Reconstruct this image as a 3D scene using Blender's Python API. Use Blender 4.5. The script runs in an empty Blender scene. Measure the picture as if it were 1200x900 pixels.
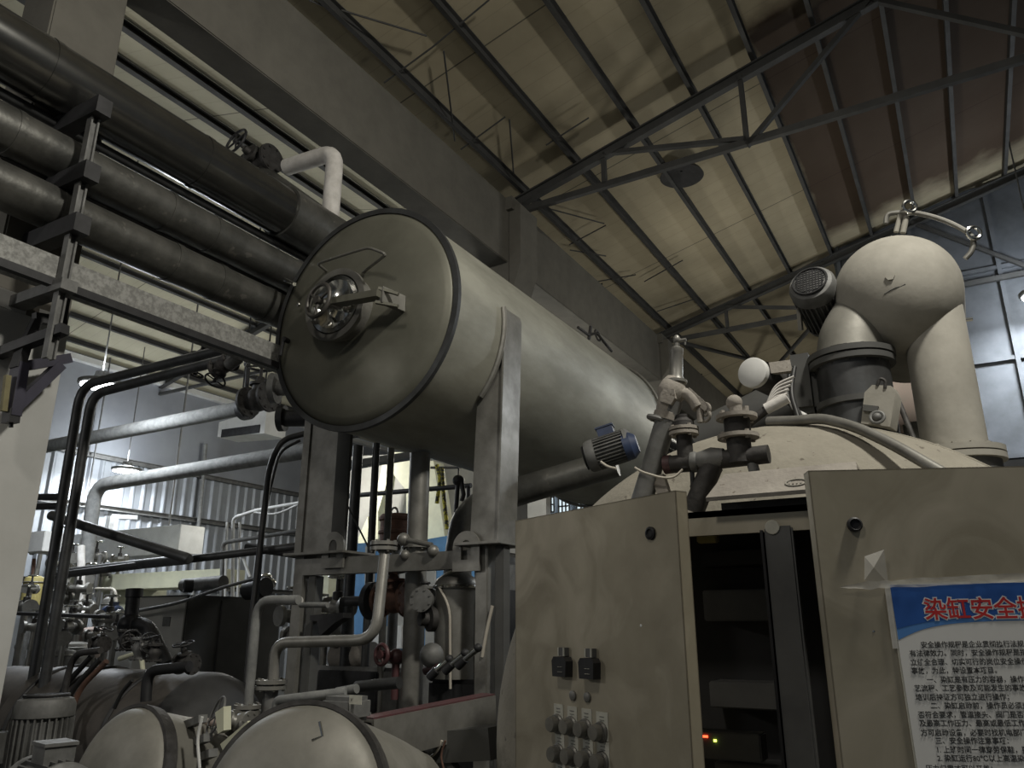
import bpy, bmesh, math, random
from math import sin, cos, atan, radians, pi, sqrt
from mathutils import Vector, Matrix
random.seed(7)
V = Vector
S = bpy.context.scene
COL = S.collection
# ---------------------------------------------------------------- camera
FPX = 909.0
TH = atan(285/909.); YAW = radians(30)
CAM = V((0, 0, 1.6))
FW = V((-sin(YAW)*cos(TH), cos(YAW)*cos(TH), sin(TH)))
RT = V((cos(YAW), sin(YAW), 0))
UP = RT.cross(FW)
cd = bpy.data.cameras.new('camera'); cam = bpy.data.objects.new('camera', cd); COL.objects.link(cam)
cd.sensor_width = 36; cd.lens = FPX/1200*36; cd.clip_end = 200
cam.matrix_world = Matrix.Translation(CAM) @ Matrix((RT, UP, -FW)).transposed().to_4x4()
S.camera = cam
def ray(px, py): return FW*FPX + RT*(px-600) - UP*(py-450)
def P(px, py, **k):
    d = ray(px, py)
    for a, v in k.items():
        if a == 'd': return CAM + d.normalized()*v
        i = 'XYZ'.index(a)
        return CAM + d*((v-CAM[i])/d[i])
def PL(px, py, pt, n):
    d = ray(px, py); return CAM + d*((pt-CAM).dot(n)/d.dot(n))
# ---------------------------------------------------------------- world, exposure
w = bpy.data.worlds.new('world'); S.world = w; w.use_nodes = True
w.node_tree.nodes['Background'].inputs[0].default_value = (.80, .90, 1.0, 1)
w.node_tree.nodes['Background'].inputs[1].default_value = 0.09
S.view_settings.view_transform = 'Standard'; S.view_settings.look = 'None'
S.view_settings.gamma = 1; S.view_settings.use_curve_mapping = False
S.view_settings.exposure = 0.0
def light(name, loc, target, power, size, color=(1, 1, 1), kind='AREA', spread=None):
    l = bpy.data.lights.new(name, kind); l.energy = power; l.color = color
    if kind == 'AREA':
        l.shape = 'DISK'; l.size = size
        if spread: l.spread = radians(spread)
    else: l.shadow_soft_size = size
    o = bpy.data.objects.new(name, l); COL.objects.link(o); o.location = loc
    o.rotation_euler = (V(target)-V(loc)).to_track_quat('-Z', 'Y').to_euler()
    return o
light('unseen_hall_light', (-1.5, -1.8, 6.6), (-2.2, 3.5, 1.5), 75, .7, (1, .94, .84))  # unseen fill light added behind the camera
light('unseen_hall_light', (1.7, 2.3, 6.9), (-1.6, 3.4, 1.8), 330, .55, (1, .96, .86))
light('unseen_hall_light', (-3, 19.5, 5.2), (-2, 12, 0), 60, .35, (1, .96, .84), 'POINT')  # unseen light added to brighten the far roof
light('unseen_bay_light', (-6.7, 11.8, 4.3), (-2, 12, 0), 150, .3, (1, .97, .88), 'POINT')  # unseen light added to brighten the crane beam underside
light('unseen_bay_light', (-8.3, 4.3, 6.9), (-8, 4, 0), 27, .12, (1, .97, .90), 'POINT')  # unseen light added for an edge glint on the thick rack pipe
light('unseen_bay_light', (-7.5, -1.5, 3.6), (-5.5, 5, 2), 40, .5, (1, .97, .92))  # unseen fill light added low in the left bay
light('unseen_hall_light', (-1.8, 12.3, 5.0), (-2, 12, 0), 120, .35, (1, .96, .84), 'POINT')  # unseen light added to brighten the roof between the trusses
light('unseen_bay_light', (-12.3, 12.6, 5.0), (-11.5, 9, 0), 300, .35, (1, .98, .90), 'POINT')  # unseen light added to brighten the background under the tank
# ---------------------------------------------------------------- materials
def mk(name, c1, c2=None, scale=4, rough=.6, metal=0, bump=.0, bscale=40, stretch=(1, 1, 1), lo=.35, hi=.65, emit=None, spec=.5, coord='Object'):
    m = bpy.data.materials.new(name); m.use_nodes = True; nt = m.node_tree; N = nt.nodes; L = nt.links
    b = N['Principled BSDF']; b.inputs['Roughness'].default_value = rough; b.inputs['Metallic'].default_value = metal
    b.inputs['Specular IOR Level'].default_value = spec
    c2 = c2 or tuple(x*.75 for x in c1)
    tc = N.new('ShaderNodeTexCoord'); mp = N.new('ShaderNodeMapping'); mp.inputs['Scale'].default_value = stretch
    L.new(tc.outputs[coord], mp.inputs[0])
    n = N.new('ShaderNodeTexNoise'); n.inputs['Scale'].default_value = scale; n.inputs['Detail'].default_value = 7; n.inputs['Roughness'].default_value = .62
    L.new(mp.outputs[0], n.inputs[0])
    r = N.new('ShaderNodeValToRGB'); r.color_ramp.elements[0].position = lo; r.color_ramp.elements[1].position = hi
    r.color_ramp.elements[0].color = (*c2, 1); r.color_ramp.elements[1].color = (*c1, 1)
    L.new(n.outputs[0], r.inputs[0]); L.new(r.outputs[0], b.inputs['Base Color'])
    mr = N.new('ShaderNodeMapRange'); mr.inputs['To Min'].default_value = min(1, rough+.12); mr.inputs['To Max'].default_value = max(.05, rough-.1)
    L.new(n.outputs[0], mr.inputs[0]); L.new(mr.outputs[0], b.inputs['Roughness'])
    if bump:
        n2 = N.new('ShaderNodeTexNoise'); n2.inputs['Scale'].default_value = bscale; n2.inputs['Detail'].default_value = 4
        L.new(mp.outputs[0], n2.inputs[0])
        bp = N.new('ShaderNodeBump'); bp.inputs['Strength'].default_value = bump; bp.inputs['Distance'].default_value = .01
        L.new(n2.outputs[0], bp.inputs['Height']); L.new(bp.outputs[0], b.inputs['Normal'])
    if emit:
        b.inputs['Emission Color'].default_value = (*emit[:3], 1); b.inputs['Emission Strength'].default_value = emit[3]
    m['_ramp'] = r.name
    return m
M = {}
M['concrete'] = mk('painted concrete', (.125, .118, .100), (.10, .094, .08), 3, .85, bump=.15)
M['colpaint'] = mk('pale column paint', (.50, .50, .48), (.44, .44, .42), 2, .8, bump=.05)
M['floor'] = mk('wet concrete floor', (.10, .095, .085), (.05, .05, .045), 1.5, .45, bump=.1)
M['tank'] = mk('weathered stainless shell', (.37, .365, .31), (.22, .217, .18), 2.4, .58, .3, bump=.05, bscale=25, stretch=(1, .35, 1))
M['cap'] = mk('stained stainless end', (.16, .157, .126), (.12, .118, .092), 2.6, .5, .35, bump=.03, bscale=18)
M['steel'] = mk('dull stainless', (.24, .235, .215), (.155, .15, .135), 6, .45, .45, bump=.03)
M['chrome'] = mk('polished stainless', (.72, .72, .70), (.55, .55, .52), 8, .14, 1)
M['dusty'] = mk('dust-covered steel', (.31, .285, .25), (.22, .20, .175), 5, .85, .05, bump=.3, bscale=60)
M['dome'] = mk('dusty speckled vessel skin', (.27, .25, .205), (.20, .185, .15), 3, .9, 0, bump=.35, bscale=45)
M['head'] = mk('dusty grey vessel paint', (.33, .315, .275), (.25, .238, .205), 3.5, .8, .1, bump=.12, bscale=30)
M['darkpipe'] = mk('dark steel pipe', (.075, .078, .08), (.045, .045, .045), 6, .5, .5, bump=.05)
M['dpipe2'] = mk('sooty pipe cladding', (.15, .148, .135), (.06, .06, .055), 3, .42, .6, bump=.35, bscale=14, stretch=(1, 1, 1))
M['alu'] = mk('aluminium pipe cladding', (.20, .20, .19), (.13, .13, .125), 2.5, .2, .9, bump=.03, bscale=9)
M['galv'] = mk('speckled galvanised channel', (.27, .27, .255), (.16, .16, .15), 30, .6, .2, bump=.2, lo=.4, hi=.6)
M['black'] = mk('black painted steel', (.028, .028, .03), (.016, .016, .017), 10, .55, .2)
M['blackrub'] = mk('black rubber', (.02, .02, .02), (.012, .012, .012), 10, .5)
M['bracket'] = mk('violet black bracket paint', (.035, .033, .055), (.022, .02, .035), 6, .5)
M['truss'] = mk('dark roof steel', (.05, .05, .048), (.033, .033, .032), 3, .7)
M['whitepipe'] = mk('white lagged pipe', (.62, .60, .57), (.44, .42, .39), 7, .8, bump=.4, bscale=22)
M['greypipe'] = mk('pale grey lagging', (.21, .213, .205), (.13, .133, .13), 9, .8, bump=.5, bscale=18)
M['cast'] = mk('cast valve iron', (.06, .057, .055), (.03, .028, .026), 12, .65, .4, bump=.3)
M['rust'] = mk('rusty iron', (.15, .075, .05), (.07, .04, .03), 14, .8, .1, bump=.3)
M['maroon'] = mk('maroon hand wheel paint', (.085, .03, .033), (.055, .028, .028), 8, .5)
M['blue'] = mk('blue machine paint', (.12, .30, .56), (.09, .23, .45), 3, .5)
M['mblue'] = mk('blue motor paint', (.028, .045, .10), (.018, .028, .06), 8, .5)
M['mgrey'] = mk('grey motor paint', (.17, .17, .165), (.10, .10, .095), 9, .6, .2)
M['cream'] = mk('cream painted steel', (.62, .62, .46), (.50, .50, .38), 3, .6)
M['white'] = mk('white enamel', (.62, .62, .60), (.52, .52, .50), 4, .6)
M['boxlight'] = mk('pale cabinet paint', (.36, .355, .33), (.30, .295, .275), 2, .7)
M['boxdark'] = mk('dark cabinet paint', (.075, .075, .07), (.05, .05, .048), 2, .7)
M['door'] = mk('smeared stainless door', (.40, .36, .27), (.28, .25, .185), 2.4, .5, .45, bump=.02, bscale=12)
def swirl(m, col, fac):
    nt = m.node_tree; N = nt.nodes; L = nt.links; b = N['Principled BSDF']; r = N[m['_ramp']]
    tc = N.new('ShaderNodeTexCoord'); n = N.new('ShaderNodeTexNoise'); n.inputs['Scale'].default_value = 1.7; n.inputs['Detail'].default_value = 2; L.new(tc.outputs['Object'], n.inputs[0])
    va = N.new('ShaderNodeVectorMath'); va.operation = 'MULTIPLY_ADD'; L.new(n.outputs[1], va.inputs[0]); va.inputs[1].default_value = (1.3, 1.3, 1.3); L.new(tc.outputs['Object'], va.inputs[2])
    n2 = N.new('ShaderNodeTexNoise'); n2.inputs['Scale'].default_value = 2.2; n2.inputs['Detail'].default_value = 9; n2.inputs['Distortion'].default_value = 1.6; L.new(va.outputs[0], n2.inputs[0])
    cr = N.new('ShaderNodeMapRange'); L.new(n2.outputs[0], cr.inputs[0]); cr.inputs[1].default_value = .42; cr.inputs[2].default_value = .68; cr.inputs[4].default_value = fac
    mx = N.new('ShaderNodeMix'); mx.data_type = 'RGBA'; L.new(cr.outputs[0], mx.inputs[0]); L.new(r.outputs[0], mx.inputs[6]); mx.inputs[7].default_value = (*col, 1)
    L.new(mx.outputs[2], b.inputs['Base Color'])
swirl(M['door'], (.52, .47, .37), .8)
def specks(m, col, sc=26, th=.27):
    nt = m.node_tree; N = nt.nodes; L = nt.links; b = N['Principled BSDF']; src = b.inputs['Base Color'].links[0].from_socket
    tc = N.new('ShaderNodeTexCoord'); n = N.new('ShaderNodeTexNoise'); n.inputs['Scale'].default_value = sc; n.inputs['Detail'].default_value = 3; L.new(tc.outputs['Object'], n.inputs[0])
    cr = N.new('ShaderNodeMapRange'); L.new(n.outputs[0], cr.inputs[0]); cr.inputs[1].default_value = th+.04; cr.inputs[2].default_value = th; cr.inputs[4].default_value = .8
    mx = N.new('ShaderNodeMix'); mx.data_type = 'RGBA'; L.new(cr.outputs[0], mx.inputs[0]); L.new(src, mx.inputs[6]); mx.inputs[7].default_value = (*col, 1)
    L.new(mx.outputs[2], b.inputs['Base Color'])
specks(M['dome'], (.09, .075, .06), 22, .30); specks(M['dusty'], (.11, .09, .07), 30, .28); specks(M['dpipe2'], (.20, .19, .17), 9, .30)
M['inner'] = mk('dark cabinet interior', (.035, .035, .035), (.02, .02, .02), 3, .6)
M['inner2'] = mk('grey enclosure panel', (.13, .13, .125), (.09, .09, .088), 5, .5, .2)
M['label'] = mk('aged label plastic', (.55, .54, .46), (.42, .41, .35), 20, .6)
M['ink'] = mk('dark ink', (.03, .03, .03), (.03, .03, .03), 5, .7)
M['knob'] = mk('smoky plastic button', (.20, .19, .16), (.12, .115, .10), 12, .35)
M['paper'] = mk('grey-white laminated paper', (.74, .74, .72), (.70, .70, .68), 3, .45)
M['signblue'] = mk('printed blue header', (.03, .12, .42), (.02, .08, .30), 2, .4)
M['signblue2'] = mk('printed light blue band', (.10, .26, .60), (.08, .22, .52), 2, .4)
M['red'] = mk('printed red', (.55, .03, .03), (.50, .03, .03), 2, .5)
M['wht'] = mk('printed white', (.75, .74, .72), (.72, .72, .70), 2, .5)
M['tape'] = mk('clear adhesive tape', (.75, .74, .70), (.60, .59, .55), 12, .12)
for t in ('tape',):
    M[t].node_tree.nodes['Principled BSDF'].inputs['Alpha'].default_value = .5
M['vdark2'] = mk('dimmed brownish vessel paint', (.095, .085, .075), (.05, .045, .04), 3, .6, .2, bump=.1)  # brownish paint, darkened to stand for the dim light around the lying vessels
M['ylw'] = mk('aged yellow plastic', (.40, .34, .14), (.36, .30, .10), 5, .6)
M['ledred'] = mk('red indicator', (.6, .02, .01), emit=(1, .06, .02, 6))
M['ledgrn'] = mk('green indicator', (.5, .6, .02), emit=(.7, 1, .1, 5))
M['lamp'] = mk('lit lamp diffuser', (1, 1, 1), (1, 1, 1), emit=(.92, .96, 1, 30))
M['glass'] = mk('bright window pane', (.8, .9, .95), (.75, .85, .9), emit=(.8, .93, 1, .9))
M['ystrip'] = mk('faded yellow edge strip', (.20, .18, .09), (.14, .12, .06), 9, .7)
M['brass'] = mk('dull brass', (.34, .25, .10), (.22, .16, .07), 9, .4, .7)
M['hose'] = mk('pale plastic hose', (.45, .42, .36), (.36, .33, .28), 5, .5)
M['chain'] = mk('yellow safety tape', (.55, .50, .05), (.04, .04, .02), 14, .6, lo=.48, hi=.52)
M['vdark'] = mk('grimy and shaded grey vessel paint', (.23, .222, .195), (.15, .145, .125), 3, .55, .3, bump=.1, bscale=25)  # vessel end paint; on the left head leg it also stands for shade
M['wheelm'] = mk('worn wheel steel', (.10, .095, .085), (.06, .055, .05), 12, .5, .5)
M['pink'] = mk('faded pink drum paint', (.33, .25, .22), (.27, .23, .20), 4, .8)

def roof_mat(name, base, dark, stain=None):
    m = mk(name, base, dark, .8, .9, bump=0)
    nt = m.node_tree; N = nt.nodes; L = nt.links; b = N['Principled BSDF']; r = N[m['_ramp']]
    tc = N.new('ShaderNodeNewGeometry')
    sx = N.new('ShaderNodeSeparateXYZ'); L.new(tc.outputs['Position'], sx.inputs[0])
    # fine sheet joints across the slope every 1.05 m, faint streak lines every .25 m
    def joint(axis, period, width, prev, col, fac):
        a = N.new('ShaderNodeMath'); a.operation = 'DIVIDE'; L.new(sx.outputs[axis], a.inputs[0]); a.inputs[1].default_value = period
        f = N.new('ShaderNodeMath'); f.operation = 'FRACT'; L.new(a.outputs[0], f.inputs[0])
        c = N.new('ShaderNodeMath'); c.operation = 'LESS_THAN'; L.new(f.outputs[0], c.inputs[0]); c.inputs[1].default_value = width/period
        k = N.new('ShaderNodeMath'); k.operation = 'MULTIPLY'; L.new(c.outputs[0], k.inputs[0]); k.inputs[1].default_value = fac
        mx = N.new('ShaderNodeMix'); mx.data_type = 'RGBA'
        L.new(k.outputs[0], mx.inputs[0]); L.new(prev, mx.inputs[6]); mx.inputs[7].default_value = (*col, 1)
        return mx.outputs[2]
    o = joint(1, .30, .014, r.outputs[0], tuple(x*.8 for x in dark), .45)
    o = joint(1, 3.15, .02, o, (.02, .02, .018), .7)
    if stain:
        x0, x1, y0, y1 = stain
        def band(axis, a, c, soft):
            n = N.new('ShaderNodeTexNoise'); n.inputs['Scale'].default_value = 1.6; n.inputs['Detail'].default_value = 4; L.new(tc.outputs['Position'], n.inputs[0])
            ns = N.new('ShaderNodeMath'); ns.operation = 'MULTIPLY_ADD'; L.new(n.outputs[0], ns.inputs[0]); ns.inputs[1].default_value = .9*soft*4; L.new(sx.outputs[axis], ns.inputs[2])
            lo = N.new('ShaderNodeMapRange'); L.new(ns.outputs[0], lo.inputs[0]); lo.inputs[1].default_value = a-soft+soft*1.8; lo.inputs[2].default_value = a+soft+soft*1.8
            hi = N.new('ShaderNodeMapRange'); L.new(ns.outputs[0], hi.inputs[0]); hi.inputs[1].default_value = c+soft+soft*1.8; hi.inputs[2].default_value = c-soft+soft*1.8
            k = N.new('ShaderNodeMath'); k.operation = 'MULTIPLY'; L.new(lo.outputs[0], k.inputs[0]); L.new(hi.outputs[0], k.inputs[1]); return k.outputs[0]
        k = N.new('ShaderNodeMath'); k.operation = 'MULTIPLY'; L.new(band(0, x0, x1, .06), k.inputs[0]); L.new(band(1, y0, y1, .3), k.inputs[1])
        k2 = N.new('ShaderNodeMath'); k2.operation = 'MULTIPLY'; L.new(k.outputs[0], k2.inputs[0]); k2.inputs[1].default_value = .92
        mx = N.new('ShaderNodeMix'); mx.data_type = 'RGBA'; L.new(k2.outputs[0], mx.inputs[0]); L.new(o, mx.inputs[6]); mx.inputs[7].default_value = (.032, .014, .006, 1)
        o = mx.outputs[2]
    L.new(o, b.inputs['Base Color'])
    return m
M['roof'] = roof_mat('stained roof sheeting', (.39, .34, .235), (.30, .262, .18), (-1.46, 2.2, 8.3, 14.6))
M['roofL'] = roof_mat('pale roof sheeting', (.44, .415, .31), (.36, .34, .255))
# ---------------------------------------------------------------- mesh builder
def basis(ax):
    ax = V(ax).normalized(); h = V((0, 0, 1)) if abs(ax.z) < .95 else V((0, 1, 0))
    a = h.cross(ax).normalized(); b = ax.cross(a); return a, b, ax
def org(o):
    v = V((0, 0, 0))
    while o: v = v+o.location; o = o.parent
    return v
def fillet(pts, f, k=5):
    pts = [V(p) for p in pts]; out = [pts[0]]
    for i in range(1, len(pts)-1):
        a, b, c = pts[i-1], pts[i], pts[i+1]
        g = min(f, (a-b).length*.48, (c-b).length*.48)
        p, q = b+(a-b).normalized()*g, b+(c-b).normalized()*g
        for j in range(k+1):
            t = j/k; out.append(p*(1-t)**2+b*2*t*(1-t)+q*t*t)
    out.append(pts[-1]); return out
class MB:
    def __init__(s): s.bm = bmesh.new()
    def face(s, vs):
        try: s.bm.faces.new(vs)
        except ValueError: pass
    def obox(s, p0, p1, w, h, up=(0, 0, 1), off=(0, 0)):
        p0, p1 = V(p0), V(p1); d = (p1-p0).normalized(); up = V(up)
        if abs(d.dot(up)) > .98: up = V((0, 1, 0))
        a = d.cross(up).normalized(); b = a.cross(d)
        vs = [s.bm.verts.new(p+a*(off[0]+i*w/2)+b*(off[1]+j*h/2)) for p in (p0, p1) for i, j in ((-1, -1), (1, -1), (1, 1), (-1, 1))]
        for q in ((3, 2, 1, 0), (4, 5, 6, 7), (0, 1, 5, 4), (1, 2, 6, 5), (2, 3, 7, 6), (3, 0, 4, 7)): s.face([vs[i] for i in q])
        return s
    def box(s, lo, hi, bev=0):
        lo, hi = V(lo), V(hi)
        b2 = bmesh.new(); bmesh.ops.create_cube(b2, size=1)
        for v in b2.verts: v.co = V(((lo[i]+hi[i])/2+v.co[i]*(hi[i]-lo[i]) for i in range(3)))
        if bev: bmesh.ops.bevel(b2, geom=b2.edges[:], offset=bev, segments=2, affect='EDGES')
        s.merge(b2); return s
    def merge(s, b2):
        me = bpy.data.meshes.new('t'); b2.to_mesh(me); b2.free(); s.bm.from_mesh(me); bpy.data.meshes.remove(me)
    def ring(s, c, a, b, r, n): return [s.bm.verts.new(c+a*(r*cos(2*pi*i/n))+b*(r*sin(2*pi*i/n))) for i in range(n)]
    def bridge(s, r0, r1):
        n = len(r0)
        for i in range(n): s.face([r0[i], r0[(i+1) % n], r1[(i+1) % n], r1[i]])
    def lathe(s, o, ax, prof, n=40):
        a, b, d = basis(ax); o = V(o); prev = None
        for (r, h) in prof:
            if r < 1e-5: cur = [s.bm.verts.new(o+d*h)]
            else: cur = s.ring(o+d*h, a, b, r, n)
            if prev:
                if len(prev) == 1 and len(cur) > 1:
                    for i in range(n): s.face([prev[0], cur[(i+1) % n], cur[i]])
                elif len(cur) == 1 and len(prev) > 1:
                    for i in range(n): s.face([prev[i], prev[(i+1) % n], cur[0]])
                elif len(cur) > 1: s.bridge(prev, cur)
            prev = cur
        return s
    def cyl(s, p0, p1, r, r1=None, n=20):
        p0, p1 = V(p0), V(p1); L = (p1-p0).length; r1 = r if r1 is None else r1
        return s.lathe(p0, p1-p0, [(0, 0), (r, 0), (r1, L), (0, L)], n)
    def tube(s, pts, r, f=0, n=12, caps=True):
        pts = fillet(pts, f) if f else [V(p) for p in pts]
        a = None; prev = None
        for i, p in enumerate(pts):
            d = (pts[min(i+1, len(pts)-1)]-pts[max(i-1, 0)]).normalized()
            if a is None: a, b, _ = basis(d)
            else:
                a = (a-d*a.dot(d)).normalized(); b = d.cross(a)
            cur = s.ring(p, a, b, r, n)
            if prev: s.bridge(prev, cur)
            elif caps: s.face(cur[::-1])
            prev = cur
        if caps: s.face(prev)
        return s
    def torus(s, c, ax, R, r, n=32, m=8, arc=1.0, a0=0):
        a, b, d = basis(ax); c = V(c)
        k = int(n*arc)+1
        pts = [c+a*(R*cos(a0+2*pi*i/n))+b*(R*sin(a0+2*pi*i/n)) for i in range(k)]
        rings = []
        for i, p in enumerate(pts):
            e = (p-c).normalized(); rings.append(s.ring(p, e, d, r, m))
        for i in range(len(rings)-1): s.bridge(rings[i], rings[i+1])
        return s
    def ball(s, c, r, sc=(1, 1, 1), n=20):
        b2 = bmesh.new(); bmesh.ops.create_uvsphere(b2, u_segments=n, v_segments=n//2+2, radius=1)
        for v in b2.verts: v.co = V(c)+V((v.co.x*r*sc[0], v.co.y*r*sc[1], v.co.z*r*sc[2]))
        s.merge(b2); return s
    def prism(s, pts, vec):
        pts = [V(p) for p in pts]; vec = V(vec)
        a = [s.bm.verts.new(p) for p in pts]; b = [s.bm.verts.new(p+vec) for p in pts]
        s.face(a[::-1]); s.face(b); s.bridge(a, b); return s
    def flange(s, c, ax, R, t, nb=8, br=.012, n=28):
        a, b, d = basis(ax); c = V(c)
        s.cyl(c-d*t/2, c+d*t/2, R, n=n)
        for i in range(nb):
            q = c+(a*cos(2*pi*(i+.5)/nb)+b*sin(2*pi*(i+.5)/nb))*(R*.82)
            s.cyl(q-d*(t/2+br), q+d*(t/2+br), br, n=6)
        return s
    def ibeam(s, p0, p1, w, h, t, up=(0, 0, 1)):
        s.obox(p0, p1, w, t, up, (0, h/2-t/2)); s.obox(p0, p1, w, t, up, (0, -h/2+t/2)); s.obox(p0, p1, t, h-2*t, up); return s
    def chan(s, p0, p1, w, h, t, up=(0, 0, 1), side=-1):
        s.obox(p0, p1, w, t, up, (0, h/2-t/2)); s.obox(p0, p1, w, t, up, (0, -h/2+t/2)); s.obox(p0, p1, t, h-2*t, up, (side*(w/2-t/2), 0)); return s
    def build(s, name, m, parent=None, ang=35, origin=None):
        bmesh.ops.recalc_face_normals(s.bm, faces=s.bm.faces[:])
        me = bpy.data.meshes.new(name)
        if parent is not None: o0 = org(parent)
        elif origin is not None: o0 = V(origin)
        else:
            cs = [v.co for v in s.bm.verts]
            o0 = V(((min(c.x for c in cs)+max(c.x for c in cs))/2, (min(c.y for c in cs)+max(c.y for c in cs))/2, min(c.z for c in cs)))
        for v in s.bm.verts: v.co -= o0
        for f in s.bm.faces: f.smooth = True
        s.bm.to_mesh(me); s.bm.free()
        me.set_sharp_from_angle(angle=radians(ang))
        me.materials.append(M[m] if isinstance(m, str) else m)
        o = bpy.data.objects.new(name, me); COL.objects.link(o)
        if parent is not None: o.parent = parent
        else: o.location = o0
        return o
def tag(o, label, cat, group=None, kind=None):
    o['label'] = label; o['category'] = cat
    if group: o['group'] = group
    if kind: o['kind'] = kind
    return o
def thing(name, label, cat, loc, group=None):
    o = bpy.data.objects.new(name, None); o.empty_display_size = .1; COL.objects.link(o); o.location = V(loc)
    return tag(o, label, cat, group)
def struct(o, label=None):
    o['kind'] = 'structure'
    if label: o['label'] = label
    return o
def dup(root, loc, label, rz=0):
    r = root.copy(); COL.objects.link(r); r.location = V(loc); r.rotation_euler = (0, 0, rz); r['label'] = label
    for ch in list(root.children):
        c = ch.copy(); COL.objects.link(c); c.parent = r
        for g in ch.children:
            d = g.copy(); COL.objects.link(d); d.parent = c
    return r
def wheel(c, ax, R, r, mat, parent, spokes=4, name='hand_wheel'):
    m = MB(); m.torus(c, ax, R, r); a, b, d = basis(ax); c = V(c)
    for i in range(spokes):
        q = a*cos(2*pi*i/spokes+.4)+b*sin(2*pi*i/spokes+.4); m.cyl(c, c+q*R, r*.7, n=8)
    m.cyl(c-d*r*1.5, c+d*r*1.5, r*2, n=12)
    return m.build(name, mat, parent)
def valve(c, ax, up, r, label, mat='cast', wmat='black', L=None, stem=None, wr=None, name='gate_valve', group=None):
    """flanged valve: body, two flanges, bonnet, stem and hand wheel"""
    c = V(c); ax = V(ax).normalized(); up = V(up).normalized(); L = L or r*3.2; stem = stem or r*3.4; wr = wr or r*1.7
    t = thing(name, label, 'valve', c, group)
    MB().lathe(c-ax*L/2, ax, [(r, 0), (r, L*.2), (r*1.35, L*.38), (r*1.4, L*.5), (r*1.35, L*.62), (r, L*.8), (r, L)], 20).build('valve_body', mat, t)
    for s in (-1, 1): MB().flange(c+ax*(s*L/2), ax, r*1.75, r*.35, 8, r*.16).build('flange', mat, t)
    MB().lathe(c, up, [(r*.9, r*.6), (r*.8, r*1.6), (r*1.15, r*1.6), (r*1.15, r*1.9), (r*.55, r*2), (r*.4, r*2.6), (r*.18, r*2.65), (r*.16, stem)], 16).build('bonnet', mat, t)
    wheel(c+up*stem, up, wr, r*.16, wmat, t)
    return t
def motor(c, ax, r, L, label, mat='mgrey', boxmat=None, up=(0, 0, 1), group=None, name='electric_motor'):
    """finned motor: casing with fins, end bell, slotted fan cover, terminal box, feet"""
    c = V(c); ax = V(ax).normalized(); up = V(up); up = (up-ax*up.dot(ax)).normalized(); sd = ax.cross(up)
    t = thing(name, label, 'motor', c, group)
    m = MB(); m.cyl(c-ax*L*.28, c+ax*L*.3, r*.86, n=32)
    for i in range(28):
        q = up*cos(2*pi*i/28)+sd*sin(2*pi*i/28); m.obox(c-ax*L*.27+q*r*.9, c+ax*L*.28+q*r*.9, r*.05, r*.22, q)
    m.build('finned_casing', mat, t)
    m = MB(); m.lathe(c-ax*L*.5, ax, [(0, 0), (r*.55, 0), (r*.9, L*.04), (r, L*.1), (r, L*.22), (r*.86, L*.22)], 32)
    fc = m.build('fan_cover', mat, t)
    m = MB()
    a_, b_, _ = basis(ax)
    for k in range(-4, 5):
        h_ = r*.62*sqrt(max(0, 1-(k/5.0)**2))
        for u_, w_ in ((a_, b_), (b_, a_)): m.obox(c-ax*(L*.503)+u_*(r*.13*k)-w_*h_, c-ax*(L*.503)+u_*(r*.13*k)+w_*h_, r*.05, r*.03, ax)
    m.torus(c-ax*(L*.5), ax, r*.72, r*.05, 28, 6)
    m.build('fan_grille', 'black', fc)
    MB().lathe(c+ax*L*.3, ax, [(r, 0), (r, L*.05), (r*.7, L*.12), (r*.35, L*.13), (r*.3, L*.2), (0, L*.2)], 28).build('end_bell', mat, t)
    b = c+up*r*1.15
    m = MB(); m.obox(b-ax*L*.14, b+ax*L*.16, r*.9, r*.55, up); m.obox(b-ax*L*.16+up*r*.3, b+ax*L*.18+up*r*.3, r*1.0, r*.1, up)
    m.build('terminal_box', boxmat or mat, t)
    return t
def text(s, o, xd, yd, size, mat, name, parent, ext=.0004, bold=0, widthto=None):
    cu = bpy.data.curves.new('t', 'FONT'); cu.body = s; cu.size = size; cu.extrude = ext; cu.offset = bold; cu.resolution_u = 2
    ob = bpy.data.objects.new('t', cu); COL.objects.link(ob)
    dg = bpy.context.evaluated_depsgraph_get(); me = bpy.data.meshes.new_from_object(ob.evaluated_get(dg)); bpy.data.objects.remove(ob)
    sx = 1
    if widthto and len(me.vertices):
        w_ = max(v.co.x for v in me.vertices)-min(v.co.x for v in me.vertices); sx = widthto/w_
    zd = V(xd).cross(V(yd)); o0 = org(parent)
    for v in me.vertices: v.co = V(o)+V(xd)*(v.co.x*sx)+V(yd)*v.co.y+zd*v.co.z-o0
    me.materials.clear(); me.materials.append(M[mat])
    r = bpy.data.objects.new(name, me); COL.objects.link(r); r.parent = parent; return r
def pipe(name, label, pts, r, mat, f=0, cat='pipe', group=None, n=14):
    return tag(MB().tube(pts, r, f, n).build(name, mat), label, cat, group)
#@@SETTING
# ================================================================ SETTING
struct(MB().box((-19, -6, -.1), (12, 31, 0)).build('floor', 'floor'))
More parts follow.
